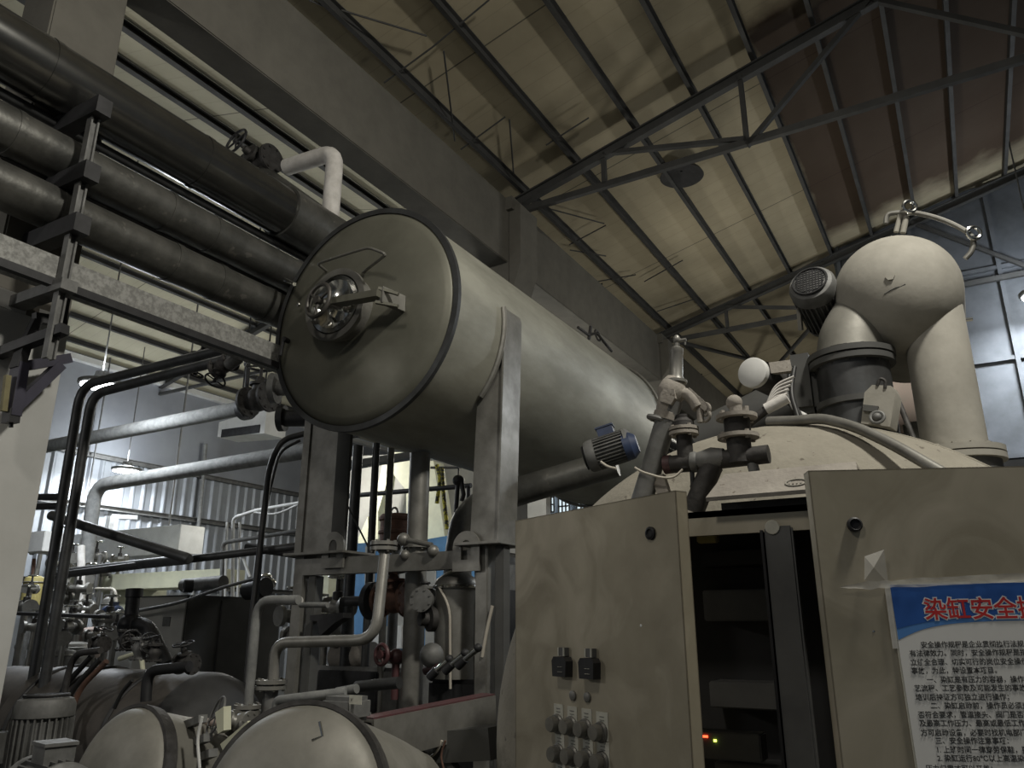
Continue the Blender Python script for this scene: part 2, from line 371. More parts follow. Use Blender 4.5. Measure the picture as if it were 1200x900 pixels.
# corrugated left wall: ribbed lower sheet and flat upper band
WX = -18.0
m = MB(); y = -6.0; pts = []
while y < 30:
    for dy, dx in ((0, 0), (.05, .05), (.09, .05), (.14, 0)): pts.append((y+dy, dx))
    y += .30
lo = [m.bm.verts.new((WX+d, yy, 0)) for yy, d in pts]; hi = [m.bm.verts.new((WX+d, yy, 5.6)) for yy, d in pts]
for i in range(len(pts)-1): m.face([lo[i], lo[i+1], hi[i+1], hi[i]])
M['corr'] = mk('blue-grey corrugated sheet', (.29, .31, .335), (.23, .245, .265), 1.2, .5, .2)
M['wallflat'] = mk('blue-grey wall panel', (.26, .275, .30), (.21, .22, .245), .8, .75)
struct(m.build('wall_left', 'corr', ang=10))
struct(MB().box((WX-.1, -6, 5.6), (WX+.04, 30, 7.75)).build('wall_left', 'wallflat'))
struct(MB().box((WX+.02, -6, 7.72), (WX+.22, 30, 7.86)).build('trim_1', 'white'))
for k, z in enumerate((2.6, 4.35, 5.55)): struct(MB().chan((WX+.14, -6, z), (WX+.14, 30, z), .1, .12, .015).build('trim_%d' % (k+2), 'mgrey'))
struct(MB().box((-19, 30, 0), (12, 30.2, 10.5)).build('wall_far', 'wallflat'))
struct(MB().box((12, -6, 0), (12.2, 30, 9)).build('wall_right', 'wallflat'))
# dark sheet partition on the second truss line, right of the vessels
M['part'] = mk('slate partition sheet', (.115, .125, .14), (.06, .065, .07), 1.1, .6, .1)
m = MB(); m.box((-1.45, 15.3, 0), (12, 15.36, 9.4))
for i in range(10): m.box((-1.4+i*1.3, 15.2, 0), (-1.33+i*1.3, 15.3, 9.3))
for z in (2.6, 4.3, 6.0, 7.7): m.box((-1.45, 15.22, z), (12, 15.3, z+.07))
struct(m.build('wall_back', 'part'))
# main roof
def rz(x): return 7.6+.265*(x+5.08)
def RP(px, py, off=0):
    d = ray(px, py); t = (7.6+.265*5.08+off-CAM.z)/(d.z-.265*d.x); return CAM+d*t
def slab(name, x0, z0, x1, z1, mat):
    m = MB(); m.prism([(x0, -6, z0), (x1, -6, z1), (x1, -6, z1+.06), (x0, -6, z0+.06)], (0, 36, 0)); return struct(m.build(name, mat))
slab('ceiling', -5.3, rz(-5.3)+.2, 5, rz(5)+.2, 'roof'); slab('ceiling', 5, rz(5)+.2, 12, rz(5)-1.6, 'roof')
def rzl(x): return 7.75+.26*(x+18) if x < -11.6 else 7.75+.26*6.4-.26*(x+11.6)
slab('ceiling', -18, rzl(-18)+.2, -11.6, rzl(-11.6)+.2, 'roofL'); slab('ceiling', -11.6, rzl(-11.6)+.2, -5.3, rzl(-5.3)+.2, 'roofL')
# purlins (one C-section copied)
pur = tag(MB().chan((0, -6, 0), (0, 30, 0), .055, .15, .012).build('roof_purlin', 'truss', origin=(0, 0, 0)), 'dark steel roof purlin', 'purlin', 'purlins under the main roof')
xs = [-4.87, -4.02, -3.11, -2.27, -1.46, -.70, .08, .80, 1.6, 2.4, 3.2, 4.0, 4.8]
words = ['dark roof purlin right against the concrete beam', 'dark roof purlin second out from the concrete beam', 'dark roof purlin third out from the concrete beam', 'dark roof purlin fourth out from the concrete beam, above the hanging lamp',
 'dark roof purlin along the left edge of the brown roof stain', 'dark roof purlin crossing the left part of the brown stain', 'dark roof purlin crossing the middle of the brown stain', 'dark roof purlin at the right part of the brown stain']
for i, x in enumerate(xs):
    o = pur if i == 0 else pur.copy()
    if i: COL.objects.link(o)
    o.location = (x, 0, rz(x)+.1); o['label'] = words[i] if i < len(words) else 'dark roof purlin right of the stained sheets, far right of the photo'
lp = pur.copy(); COL.objects.link(lp); lp['group'] = 'purlins under the left bay roof'
lx = [-5.75, -6.35, -7.05, -7.9, -8.8, -9.7, -10.6, -11.5, -12.5, -13.5, -14.5, -15.5, -16.5, -17.4]
for i, x in enumerate(lx):
    o = lp if i == 0 else lp.copy()
    if i: COL.objects.link(o)
    o.location = (x, 0, rzl(x)+.1); o.scale = (1.7, 1, .7)
    o['label'] = 'dark purlin under the pale left bay roof, %s' % ('the row nearest the concrete beam' if i == 0 else 'the second row from the concrete beam' if i == 1 else 'third row from the concrete beam' if i == 2 else 'low over the lit corrugated wall' if i > 8 else 'mid roof beyond the pipe rack')
# trusses
def truss(y, label):
    t = thing('roof_truss', label, 'roof truss', (-5, y, 7.4), 'roof trusses')
    MB().ibeam((-5.1, y, rz(-5.1)-.06), (5, y, rz(5)-.06), .10, .16, .02).build('top_chord', 'truss', t)
    MB().obox((-5.1, y, 7.42), (5, y, 7.50), .07, .09).build('bottom_chord', 'truss', t)
    for a, b in (((-3.6, rz(-3.6)), (-3.6, 7.45)), ((-1.65, rz(-1.65)), (-1.65, 7.45)), ((-1.65, 7.45), (0, rz(0))), ((0, rz(0)), (1.75, 7.48)), ((-3.6, rz(-3.6)), (-1.65, 7.5)), ((1.75, 7.48), (3.2, rz(3.2)))):
        MB().obox((a[0], y, a[1]-.05), (b[0], y, b[1]), .06, .07, (0, 1, 0)).build('web_member', 'truss', t)
    return t
t0 = truss(8.8, 'dark steel roof truss that lands on the column behind the big tank')
dup(t0, (-5, 15.1, 7.4), 'dark steel roof truss on the next column, over the round head vessel')
dup(t0, (-5, 21.4, 7.4), 'far dark roof truss seen between tank and motor')
dup(t0, (-5, 27.4, 7.4), 'farthest dark roof truss near the end of the hall')
for i, (a, b) in enumerate((((-4.9, 15.2), (-1.6, 21.3)), ((-1.7, 15.2), (-4.9, 21.3)), ((-4.9, 21.5), (-1.6, 27.3)), ((-1.7, 21.5), (-4.9, 27.3)))):
    tag(MB().cyl((a[0], a[1], 7.5), (b[0], b[1], 7.5), .045, n=10).build('tie_bar', 'truss'), ['dark cross tie between the second and third trusses, rising right', 'dark cross tie between the second and third trusses, rising left', 'far dark cross tie behind the third truss, rising right', 'far dark cross tie behind the third truss, rising left'][i], 'tie', 'cross ties under the far roof')
def ltruss(y, label):
    t = thing('bay_truss', label, 'roof truss', (-11.6, y, 7.4), 'left bay trusses')
    MB().ibeam((-18, y, rzl(-18)), (-11.6, y, rzl(-11.6)), .12, .2, .02).build('rafter', 'truss', t)
    MB().ibeam((-11.6, y, rzl(-11.6)), (-5.2, y, rzl(-5.2)), .12, .2, .02).build('rafter', 'truss', t)
    MB().obox((-18, y, 7.5), (-5.2, y, 7.5), .07, .07).build('tie', 'truss', t)
    for x in (-15.5, -13.2, -10, -7.7): MB().obox((x, y, 7.5), (x-.7 if x < -11 else x+.7, y, rzl(x)), .05, .05).build('web_member', 'truss', t)
    return t
l0 = ltruss(12.4, 'dark truss of the left bay, over the nearer lit lamp')
dup(l0, (-11.6, 18.7, 7.4), 'dark truss of the left bay, second one back behind the lamps')
# sag and wind brace rods between purlins
rods = [((450, 97), (507, 55)), ((507, 55), (573, 0)), ((540, 175), (592, 137)), ((400, 12), (500, 42)), ((520, 60), (533, 165)), ((597, 140), (602, 205)), ((645, 245), (708, 262)), ((667, 287), (710, 264)), ((668, 293), (710, 300)), ((640, 170), (690, 138)),
        ((362, 0), (392, 12)), ((755, 330), (800, 305)), ((700, 330), (745, 322)), ((770, 365), (815, 350))]
for i, (a, b) in enumerate(rods):
    tag(MB().tube([RP(*a, .05), RP(*b, .05)], .011, n=6).build('brace_rod', 'truss'), 'thin roof brace rod, %s' % ['cross rod above the beam centre', 'its run on toward the third purlin', 'next cross rod toward the column', 'slanted rod at the top edge', 'long slanted rod mid bay', 'slanted rod ending at the truss', 'rod fanning out behind the column', 'cross rod behind the column', 'low rod behind the column', 'cross rod in the third purlin gap', 'short rod in the top corner', 'far cross rod over the tank end', 'far slanted rod over the tank', 'farthest rod by the second truss'][i], 'rod', 'roof brace rods')
# concrete columns and crane beam
for k, y in enumerate((2.45, 8.8, 15.1, 21.4, 27.6)):
    m = MB(); m.box((-5.42, y-.25, 0), (-4.98, y+.25, 7.5), .012)
    if k: m.prism([(-4.98, y-.25, 5.9), (-4.80, y-.25, 6.45), (-4.80, y-.25, 7.38), (-4.98, y-.25, 7.38)], (0, .5, 0)); m.box((-5.5, y-.32, 7.3), (-4.9, y+.32, 7.5))
    struct(m.build('concrete_column', 'concrete'), 'square concrete column')
    if k == 0:
        m = MB(); m.box((-5.425, 2.195, 0), (-4.975, 2.705, 3.50), .004); m.box((-5.42, 2.194, 3.5), (-4.974, 2.42, 3.62)); m.box((-5.3, 2.5, 3.5), (-4.974, 2.6, 3.57)); struct(m.build('column_paint_coat', 'colpaint'), 'pale painted lower part of the near column')
for a, b in ((-6, 2.2), (2.2, 8.55), (9.05, 14.85), (15.35, 21.15), (21.65, 30)):
    struct(MB().box((-5.36, a, 6.5), (-5.0, b, 7.5), .01).build('crane_beam', 'concrete'), 'deep concrete beam between columns')
# far wall windows, lit
for i, (a, b) in enumerate((((655, 572), (668, 604)), ((676, 573), (692, 597)), ((640, 575), (650, 600)))):
    p, q = P(*a, Y=29.9), P(*b, Y=29.9); t = thing('window_%d' % (i+1), 'bright far window', 'window', (p.x, 29.9, q.z)); t['kind'] = 'structure'; del t['category']
    MB().box((p.x, 29.88, q.z), (q.x, 29.92, p.z)).build('pane', 'glass', t)
    m = MB(); w_ = q.x-p.x
    for k in range(4): m.box((p.x+w_*k/3-.03, 29.82, q.z), (p.x+w_*k/3+.03, 29.88, p.z))
    for k in range(4): z_ = q.z+(p.z-q.z)*k/3; m.box((p.x, 29.82, z_-.03), (q.x, 29.88, z_+.03))
    m.build('frame', 'white', t)
# ================================================================ HEAT TANK
TC = P(425, 372, d=6.0); TR = .865; TX, TY, TZ = TC
TL = 4.25
tk = thing('storage_tank', 'large dull stainless horizontal tank with round door, on legs in the middle', 'tank', (TX, TY, TZ-TR))
MB().lathe((TX, TY, TZ), (0, 1, 0), [(TR, 0), (TR, TL*.25), (TR, TL*.5), (TR, TL*.75), (TR, TL), (TR*.94, TL+.16), (TR*.75, TL+.30), (TR*.4, TL+.38), (0, TL+.40)], 96).build('shell', 'tank', tk, ang=50)
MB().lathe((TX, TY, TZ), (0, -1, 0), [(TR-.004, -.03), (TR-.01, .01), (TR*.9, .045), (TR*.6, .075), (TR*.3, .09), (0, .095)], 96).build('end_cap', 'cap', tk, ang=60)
MB().lathe((TX, TY, TZ), (0, 1, 0), [(TR-.02, -.025), (TR+.022, -.025), (TR+.022, .012), (TR-.01, .012)], 96).build('rim_band', 'darkpipe', tk)
# manhole on the end
mc = P(405, 363, Y=TY-.1); my = TY-.08
rg = MB().lathe((mc.x, my, mc.z), (0, -1, 0), [(.255, 0), (.255, .11), (.285, .11), (.285, .145), (.235, .145), (.235, .02)], 56).build('manhole_ring', 'steel', tk)
MB().lathe((mc.x, my, mc.z), (0, -1, 0), [(.232, .12), (.225, .15), (.19, .155), (.15, .12), (.08, .095), (0, .09)], 48).build('manhole_cover', 'chrome', rg)
MB().lathe((mc.x+.05, my-.10, mc.z-.10), (.1, -1, -.1), [(.085, 0), (.085, .05), (.062, .055), (.055, .02), (0, .02)], 6).build('sight_glass', 'chrome', rg)
a, b = P(372, 358, Y=my-.22), P(446, 345, Y=my-.22)
m = MB(); m.obox(a, b, .05, .085, (0, -1, 0)); m.obox(b+V((-.02, 0, .05)), b+V((.11, .06, .0)), .03, .02); m.obox(b+V((-.04, 0, -.05)), b+V((.11, .06, -.09)), .03, .02); m.cyl(a+V((.12, -.04, 0)), a+V((.12, .14, 0)), .022)
m.build('clamp_bar', 'cap', tk)
MB().obox(b+V((.0, 0, 0)), b+V((.03, .22, 0)), .04, .12).build('hinge', 'steel', tk); MB().obox(a+V((-.03, 0, -.10)), a+V((-.12, .18, -.08)), .04, .03).build('hinge', 'steel', tk)
wc = P(373, 352, Y=my-.34); wheel(wc, (-.15, -1, .05), .125, .016, 'wheelm', tk, 3)
MB().cyl(wc, wc+V((.05, .18, 0)), .018).build('screw_spindle', 'steel', tk)
hy = TY-.3
m = MB(); m.tube([P(383, 318, Y=TY-.06), P(372, 309, Y=hy), P(405, 298, Y=hy), P(432, 290, Y=hy), P(453, 298, Y=hy), P(426, 319, Y=TY-.08)], .011, .05, 8); m.build('davit_bar', 'steel', tk)
m = MB(); m.tube([P(333, 327, Y=TY-.05), P(345, 333, Y=TY-.2)], .016, n=8); m.ball(P(350, 357, Y=TY-.12), .018); m.build('stub_pin', 'chrome', tk)
m = MB(); q = P(338, 400, Y=TY-.08); m.cyl(q, q+V((.01, -.06, 0)), .02); m.tube([q+V((0, -.05, 0)), q+V((-.02, -.05, -.13))], .014, n=8); m.build('drain_lug', 'black', tk)
# weld rings and fittings on top
m = MB(); m.torus((TX, TY+TL-.02, TZ), (0, 1, 0), TR+.02, .018, 72, 8); m.build('band_pipe', 'steel', tk)
q = P(690, 393, X=TX+.15)
m = MB(); m.tube([q+V((0, -.3, 0)), q, q+V((.06, .1, .06)), q+V((.1, .25, -.04)), q+V((.1, .45, -.08))], .018, .06, 8); m.torus(q+V((.05, .15, .04)), (1, 0, .2), .07, .012); m.obox(q+V((0, 0, -.05)), q+V((.02, .02, .12)), .03, .03); m.build('top_fitting', 'cast', tk)
# ---- tank stand
SY = 4.9
def leg(side, x0, x1, zb, label=None):
    # box leg whose top follows the shell
    pts = [(x0, zb), (x1, zb)]
    n = 8
    for i in range(n+1):
        x = x1+(x0-x1)*i/n; d = abs(x-TX); z = TZ-sqrt(max(TR**2-d*d, 0))+.03 if d < TR else TZ+.33
        if side > 0 and x > TX+TR*.985: z = TZ+.30
        pts.append((x, z))
    return [(x, SY-.16, z) for x, z in pts]
st = thing('tank_stand', 'dull steel stand of legs, posts and rails carrying the big tank', 'stand', (TX, SY, 0))
zb = 2.18
# right leg: sloping outer edge, saddle strip along the shell
ar = [(TX+TR*cos(t), TZ-TR*sin(t)) for t in [radians(v) for v in (52, 44, 36, 28, 20, 12, 4, -4, -12, -18)]]
xr0, xr1 = TX+.60, TX+.82
pts = [(xr0-.02, SY-.1, zb), (xr1+.005, SY-.1, zb), (TX+.868, SY-.1, TZ+.10), (TX+.868, SY-.1, TZ-.02), (TX+.845, SY-.1, TZ-.18)]+[(x+.004, SY-.1, z) for x, z in ar[::-1] if xr0 < x < xr1-.005 and z < TZ+.2]
MB().prism(pts, (0, .02, 0)).build('leg', 'steel', st)
m = MB(); m.prism([(xr1, SY-.12, zb), (xr1+.012, SY-.12, zb), (TX+.885, SY-.12, TZ+.08), (TX+.868, SY-.12, TZ+.13)], (0, .26, 0)); m.build('leg_flange', 'steel', st)
m = MB(); c2 = [(TX+(TR+.02)*cos(t), SY-.13, TZ-(TR+.02)*sin(t)) for t in [radians(v) for v in range(40, -9, -4)]]; m.tube(c2, .022, n=8); m.build('saddle_strip', 'steel', st)
xl0, xl1 = TX-1.13, TX-.62
al = [(TX-TR*cos(t), TZ-TR*sin(t)) for t in [radians(v) for v in range(0, 66, 6)]]
pl = [(xl0, SY-.1, zb), (xl1, SY-.1, zb)]+[(x, SY-.1, z) for x, z in al[::-1] if xl0 < x < xl1]+[(xl0, SY-.1, TZ-.25)]
MB().prism(pl, (0, .02, 0)).build('leg', 'steel', st)
MB().prism([(xl0-.015, SY-.12, zb), (xl0+.06, SY-.12, zb), (xl0+.06, SY-.12, TZ-.3), (xl0-.015, SY-.12, TZ-.2)], (0, .26, 0)).build('leg_flange', 'steel', st)
MB().prism([(xl1-.12, SY-.13, zb), (xl1+.02, SY-.13, zb), (xl1+.02, SY-.13, TZ-.6), (xl1-.12, SY-.13, TZ-.6)], (0, .03, 0)).build('leg_web', 'boxdark', st)
MB().box((xr0-.1, SY-.2, zb-.02), (xr1+.06, SY+.2, zb), .003).build('base_plate', 'steel', st)
MB().box((xl0-.06, SY-.2, zb-.02), (xl1+.08, SY+.2, zb), .003).build('base_plate', 'steel', st)
MB().chan((xl0, SY-.05, zb-.11), (xr0+.02, SY-.05, zb-.11), .1, .13, .012, side=1).build('cross_rail', 'steel', st)
MB().box((xl0-.02, SY-.1, 0), (xl0+.09, SY+.05, zb-.02), .006).build('post', 'steel', st)
MB().box((xl0+.13, SY-.08, 0), (xl0+.21, SY+.02, zb-.18), .006).build('post', 'boxdark', st)
MB().box((xr0+.03, SY-.1, 0), (xr0+.13, SY+.05, zb-.02), .006).build('post', 'steel', st)
MB().box((xr0+.18, SY-.08, 0), (xr0+.25, SY+.02, zb-.02), .006).build('post', 'boxdark', st)
MB().chan((xl0, SY-.1, .55), (xr0+.2, SY-.1, .55), .1, .13, .012, side=1).build('cross_rail', 'steel', st)
def lug(px, py, y, label):
    c = P(px, py, Y=y); m = MB(); R_, r_ = .115, .042
    for k in range(16):
        t0, t1 = pi*k/16, pi*(k+1)/16
        m.prism([c+V((R_*cos(t0), 0, R_*sin(t0))), c+V((R_*cos(t1), 0, R_*sin(t1))), c+V((r_*cos(t1), 0, r_*1.2*sin(t1))), c+V((r_*cos(t0), 0, r_*1.2*sin(t0)))], (0, .02, 0))
    for s_ in (-1, 1): m.box(c+V((min(s_*r_, s_*R_), 0, -.09)), c+V((max(s_*r_, s_*R_), .02, 0)))
    m.box(c+V((-R_, 0, -.17)), c+V((R_, .02, -.09)))
    m.build('lifting_lug', 'steel', st)
lug(390, 640, SY-.14, ''); lug(546, 641, SY-.14, '')
# ================================================================ PIPE RACK ON THE LEFT
RX = -4.76
c = P(150, 141, X=RX); z1 = c.z
m = MB(); m.cyl((RX, -4, z1), (RX, 17, z1), .215, n=40)
o = tag(m.build('rack_pipe', 'alu'), 'thickest top pipe of the left rack, shiny cladding with a bright edge', 'pipe', 'pipes on the left rack')
for y in (-1, .6, 2.1, 3.3, 4.25, 5.6, 7.2): MB().cyl((RX, y, z1), (RX, y+.05, z1), .220, n=40).build('cladding_band', 'alu', o)
z2 = P(100, 200, X=RX).z; z3 = P(100, 262, X=RX).z
o = tag(MB().cyl((RX, -4, z2), (RX, 17, z2), .150, n=32).build('rack_pipe', 'dpipe2'), 'middle sooty pipe of the left rack', 'pipe', 'pipes on the left rack')
for y in (1.6, 2.0, 3.1, 3.5, 4.4, 5.2): MB().cyl((RX, y, z2), (RX, y+.04, z2), .156, n=32).build('cladding_band', 'dpipe2', o)
o = tag(MB().cyl((RX, -4, z3), (RX, 17, z3), .145, n=32).build('rack_pipe', 'dpipe2'), 'lowest thick sooty pipe of the left rack, just over the speckled channel', 'pipe', 'pipes on the left rack')
for y in (1.9, 2.35, 3.2, 3.6, 4.1): MB().cyl((RX, y, z3), (RX, y+.06, z3), .151, n=32).build('cladding_band', 'dpipe2', o)
for (px, py, r, lab) in ((100, 232, .04, 'thin dark pipe between the middle and lowest rack pipes'), (100, 163, .035, 'thin dark pipe under the thickest rack pipe')):
    q = P(px, py, X=RX-.12); pipe('rack_pipe', lab, [(RX-.12, -4, q.z), (RX-.12, 17, q.z)], r, 'darkpipe', group='pipes on the left rack')
z4 = P(100, 330, X=-4.6).z
o = tag(MB().chan((-4.62, -4, z4-.02), (-4.62, 16, z4-.02), .16, .17, .014, side=1).build('support_channel', 'galv'), 'long speckled galvanised channel under the rack pipes', 'channel')
MB().obox((-4.545, -4, z4-.11), (-4.545, 16, z4-.11), .05, .05).build('dark_lip', 'black', o)
# rack post with arms
for yy, lab in ((2.36, 'dark rack hanger post with three arms by the pale column'), (-1.2, 'rack hanger post out of view to the left'), (7.0, 'rack hanger post hidden past the tank end')):
    if yy != 2.36: continue
    t = thing('rack_post', lab, 'bracket', (-4.5, yy, 3.2))
    MB().ibeam((-4.5, yy, 3.1), (-4.5, yy, z1-.2), .055, .055, .012, (0, 1, 0)).build('post', 'mgrey', t)
    for z in (z1-.26, z2-.20, z3-.20):
        MB().obox((-4.40, yy, z), (-4.97, yy, z), .10, .12).build('arm', 'black', t)
    MB().obox((-4.42, yy, z4-.14), (-4.98, yy, z4-.14), .10, .07).build('arm', 'mgrey', t)
    MB().obox((-4.42, yy+.02, 3.28), (-4.98, yy-.05, 3.20), .06, .06).build('arm', 'black', t)
# violet-black knee bracket on the column
t = thing('knee_bracket', 'violet black triangular bracket hanging on the pale column', 'bracket', P(40, 480, X=-4.8))
a = lambda x, y: P(x, y, X=-4.78)
MB().prism([a(35, 420), a(78, 416), a(80, 425), a(63, 431), a(22, 482), a(20, 495), a(8, 495), a(14, 432)], (-.07, 0, 0))
m = MB(); pts = [a(14, 432), a(34, 426), a(68, 415), a(81, 419), a(80, 427), a(64, 431), a(24, 480), a(8, 484)]
m.obox(a(24, 430), a(81, 420), .06, .06, (1, 0, 0)); m.obox(a(70, 428), a(17, 478), .06, .07, (1, 0, 0)); m.obox(a(24, 426), a(14, 488), .06, .10, (1, 0, 0)); m.build('knee_frame', 'bracket', t)
MB().obox(a(30, 400), a(20, 432), .05, .09, (1, 0, 0)).obox(a(43, 376), a(30, 402), .05, .05, (1, 0, 0)).build('hanger_strap', 'black', t); MB().obox(a(14, 480), a(12, 496), .06, .09, (1, 0, 0)).cyl(a(13, 494), a(13, 501), .012, n=8).build('foot_block', 'black', t)
m = MB(); m.obox(a(9, 440), a(4, 482), .03, .03, (1, 0, 0)); m.build('edge_strip', 'ystrip', t)
for k, p in enumerate(((40, 372, 76, 378), (76, 345, 66, 395))):
    tag(MB().obox(a(p[0], p[1]), a(p[2], p[3]), .05, .06).build('column_clip', 'black'), ['black flat arm across the pale column top', 'black drop strap beside the pale column edge'][k], 'bracket')
# ---- white lagged riser into the tank, with its valve
p0 = P(386, 268, Y=4.75); top = P(388, 180, Y=4.75); top.x = p0.x
t = tag(MB().tube([p0-V((0, 0, .18)), top, P(336, 196, Y=4.75)], .082, .16, 18).build('lagged_riser', 'whitepipe'), 'white lagged elbow pipe rising from the tank top', 'pipe')
vc = P(308, 194, Y=4.75); ax = (P(336, 196, Y=4.75)-P(290, 200, Y=4.75)).normalized()
ax = V((1, 0, .05)).normalized(); vc = vc+V((0, -.02, .02))
valve(vc, ax, (-RT*.55+UP*.45-FW*.7), .088, 'black gate valve with spoked wheel between white elbow and thick rack pipe', wr=.145, stem=.33)
q = P(262, 205, Y=4.75)
t = tag(MB().tube([vc-ax*.1, V((RX+.1, 4.75, z1+.12))], .075).build('branch_stub', 'dpipe2'), 'short sooty branch joining the thick rack pipe to the black valve', 'pipe')
m = MB(); m.cyl((RX, 4.2, z1), (RX, 5.3, z1), .235, n=32); tag(m.build('lagging_patch', 'dpipe2'), 'crumpled foil patch around the thick rack pipe under the valve', 'lagging')
q = P(350, 258, Y=5.0)
t = thing('lever_valve', 'small black lever valve left of the white riser foot', 'valve', q)
m = MB(); m.obox(q+V((-.10, -.1, 0)), q+V((.14, -.1, .06)), .03, .02); m.build('lever', 'black', t)
m = MB(); m.cyl(q+V((0, 0, -.25)), q+V((0, -.05, 0)), .035); m.ball(q+V((0, 0, -.16)), .06); m.build('valve_body', 'cast', t)
m = MB(); m.ball(q+V((.1, .05, .08)), .012); m.build('bolt', 'chrome', t)
# ================================================================ LEFT BAY
# pair of dark pipes turning down
Yd = 4.1
t = pipe('drop_pipe', 'left one of two dark pipes that bend down beside the pale column', [P(300, 400, Y=Yd), P(95, 452, Y=Yd), P(30, 850, Y=Yd)], .043, 'darkpipe', .22)
t = pipe('drop_pipe', 'right one of two dark pipes that bend down beside the pale column', [P(300, 412, Y=Yd-.12), P(108, 462, Y=Yd-.12), P(44, 850, Y=Yd-.12)], .043, 'darkpipe', .18)
t = pipe('bent_pipe', 'dark pipe with rounded end leaving the two drop pipes near the corrugated wall', [P(60, 604, Y=4.3), P(222, 655, Y=4.5), P(65, 672, Y=5.3)], .045, 'darkpipe', .05)
pipe('cross_pipe', 'dark grey pipe running from the drop pipes right to the stand post', [P(62, 675, Y=4.6), P(225, 655, Y=4.8), P(350, 640, Y=5.1)], .035, 'darkpipe', .1)
pipe('cross_pipe', 'black rail under the grey pipe left of the stand post', [P(290, 641, Y=5.3), P(352, 650, Y=5.3)], .04, 'black')
for k, y in enumerate((583, 594)): pipe('cross_pipe', ['upper', 'lower'][k]+' short dark pipe between pale column and drop pipes', [P(25, y, Y=4.5), P(72, y-1, Y=4.5)], .035, 'black')
pipe('cross_pipe', 'thin black pipe behind the drop pipes at bench height', [P(20, 719, Y=4.6), P(130, 723, Y=4.6)], .018, 'black')
# clamps / valves where the pair of pipes meets the rack
vv = P(262, 425, Y=Yd)
valve(P(262, 428, Y=Yd-.1), V((1, 0, .25)), V((.1, -.5, -1)), .05, 'dark valve on the lower drop pipe under the rack channel', wr=.08)
valve(P(238, 418, Y=Yd+.1), V((1, 0, .25)), V((-.2, -.2, -1)), .05, 'dark valve on the upper drop pipe left of its twin', wr=.07)
pipe('cross_pipe', 'grey pipe end with lever just below the rack channel', [P(268, 428, Y=3.95), P(285, 415, Y=3.95)], .05, 'mgrey')
# thick pale lagged pipes over the left bay
Yp = 8.0
pipe('lagged_pipe', 'upper pale lagged pipe crossing the left bay to a black flange', [P(10, 532, Y=Yp), P(285, 478, Y=Yp)], .12, 'greypipe')
t = pipe('lagged_pipe', 'lower pale lagged pipe that bends down in front of the corrugated wall', [P(405, 521, Y=Yp), P(112, 569, Y=Yp), P(92, 730, Y=Yp)], .115, 'greypipe', .35)
tag(MB().flange(P(288, 478, Y=Yp-.1), (1, 0, 0), .19, .1, 8, .02).build('blind_flange', 'black'), 'round black flange on the end of the upper lagged pipe', 'flange')
valve(P(303, 468, Y=7.6), V((1, 0, .05)), V((0, 0, 1)), .13, 'dark gate valve with flat wheel left of the tank rim', wr=.24, stem=.52)
tag(MB().lathe(P(336, 455, Y=7.0), (-1, -.5, 0), [(0, -.1), (.10, -.1), (.10, .12), (.20, .12), (.21, .2), (0, .22)], 28).build('pipe_end', 'mgrey'), 'grey capped pipe end peeping past the tank rim, upper', 'pipe')
tag(MB().lathe(P(345, 490, Y=7.0), (-1, -.5, 0), [(0, -.3), (.11, -.3), (.11, .12), (.17, .12), (.17, .2), (0, .22)], 28).build('pipe_end', 'black'), 'black capped pipe end peeping past the tank rim, lower', 'pipe')
pipe('hanger_rod', 'vertical dark rod above the black flange', [P(291, 425, Y=Yp), P(288, 470, Y=Yp)], .035, 'black', cat='rod')
# black hose loop
pipe('black_hose', 'thick black hose looping down from the stand past the dark cabinet', [P(358, 508, Y=5.2), P(330, 515, Y=5.1), P(316, 545, Y=5), P(305, 640, Y=4.9), P(296, 720, Y=4.8), P(287, 830, Y=4.6)], .028, 'blackrub', .25, 'hose')
pipe('black_hose', 'thinner black hose hanging close beside the thick one', [P(352, 516, Y=5.4), P(328, 528, Y=5.3), P(310, 600, Y=5.2), P(302, 700, Y=5.1), P(293, 820, Y=5)], .014, 'blackrub', .25, 'hose')
# lit lamps of the bay
def lamp(p, label, drop, power):
    t = thing('hanging_lamp', label, 'lamp', p, 'hanging disc lamps')
    MB().lathe(p, (0, 0, 1), [(0, 0), (.30, 0), (.33, .02), (.33, .06), (.12, .12), (.1, .22), (0, .22)], 32).build('housing', 'mgrey', t)
    MB().lathe(p-V((0, 0, .012)), (0, 0, 1), [(0, 0), (.29, 0), (.29, .01), (0, .01)], 32).build('diffuser', 'lamp', t)
    MB().cyl(p+V((0, 0, .2)), p+V((0, 0, drop-.02)), .012, n=8).build('drop_rod', 'mgrey', t)
    if power:
        l = light('lamp_light', p-V((0, 0, .05)), p-V((0, 0, 3)), power, .55, (.88, .94, 1), spread=178)
        light('lamp_glow', p+V((0, -.0, .35)), p, power*.45, .12, (.88, .94, 1), 'POINT')
    return t
p = P(148, 552, X=WX+1.1); lamp(p, 'bright disc lamp low against the corrugated wall', rzl(p.x)-p.z+.2, 260)
p = P(118, 452, Z=p.z+.1); lamp(p, 'bright disc lamp near the top of the two dark drop pipes', rzl(p.x)-p.z+.2, 170)
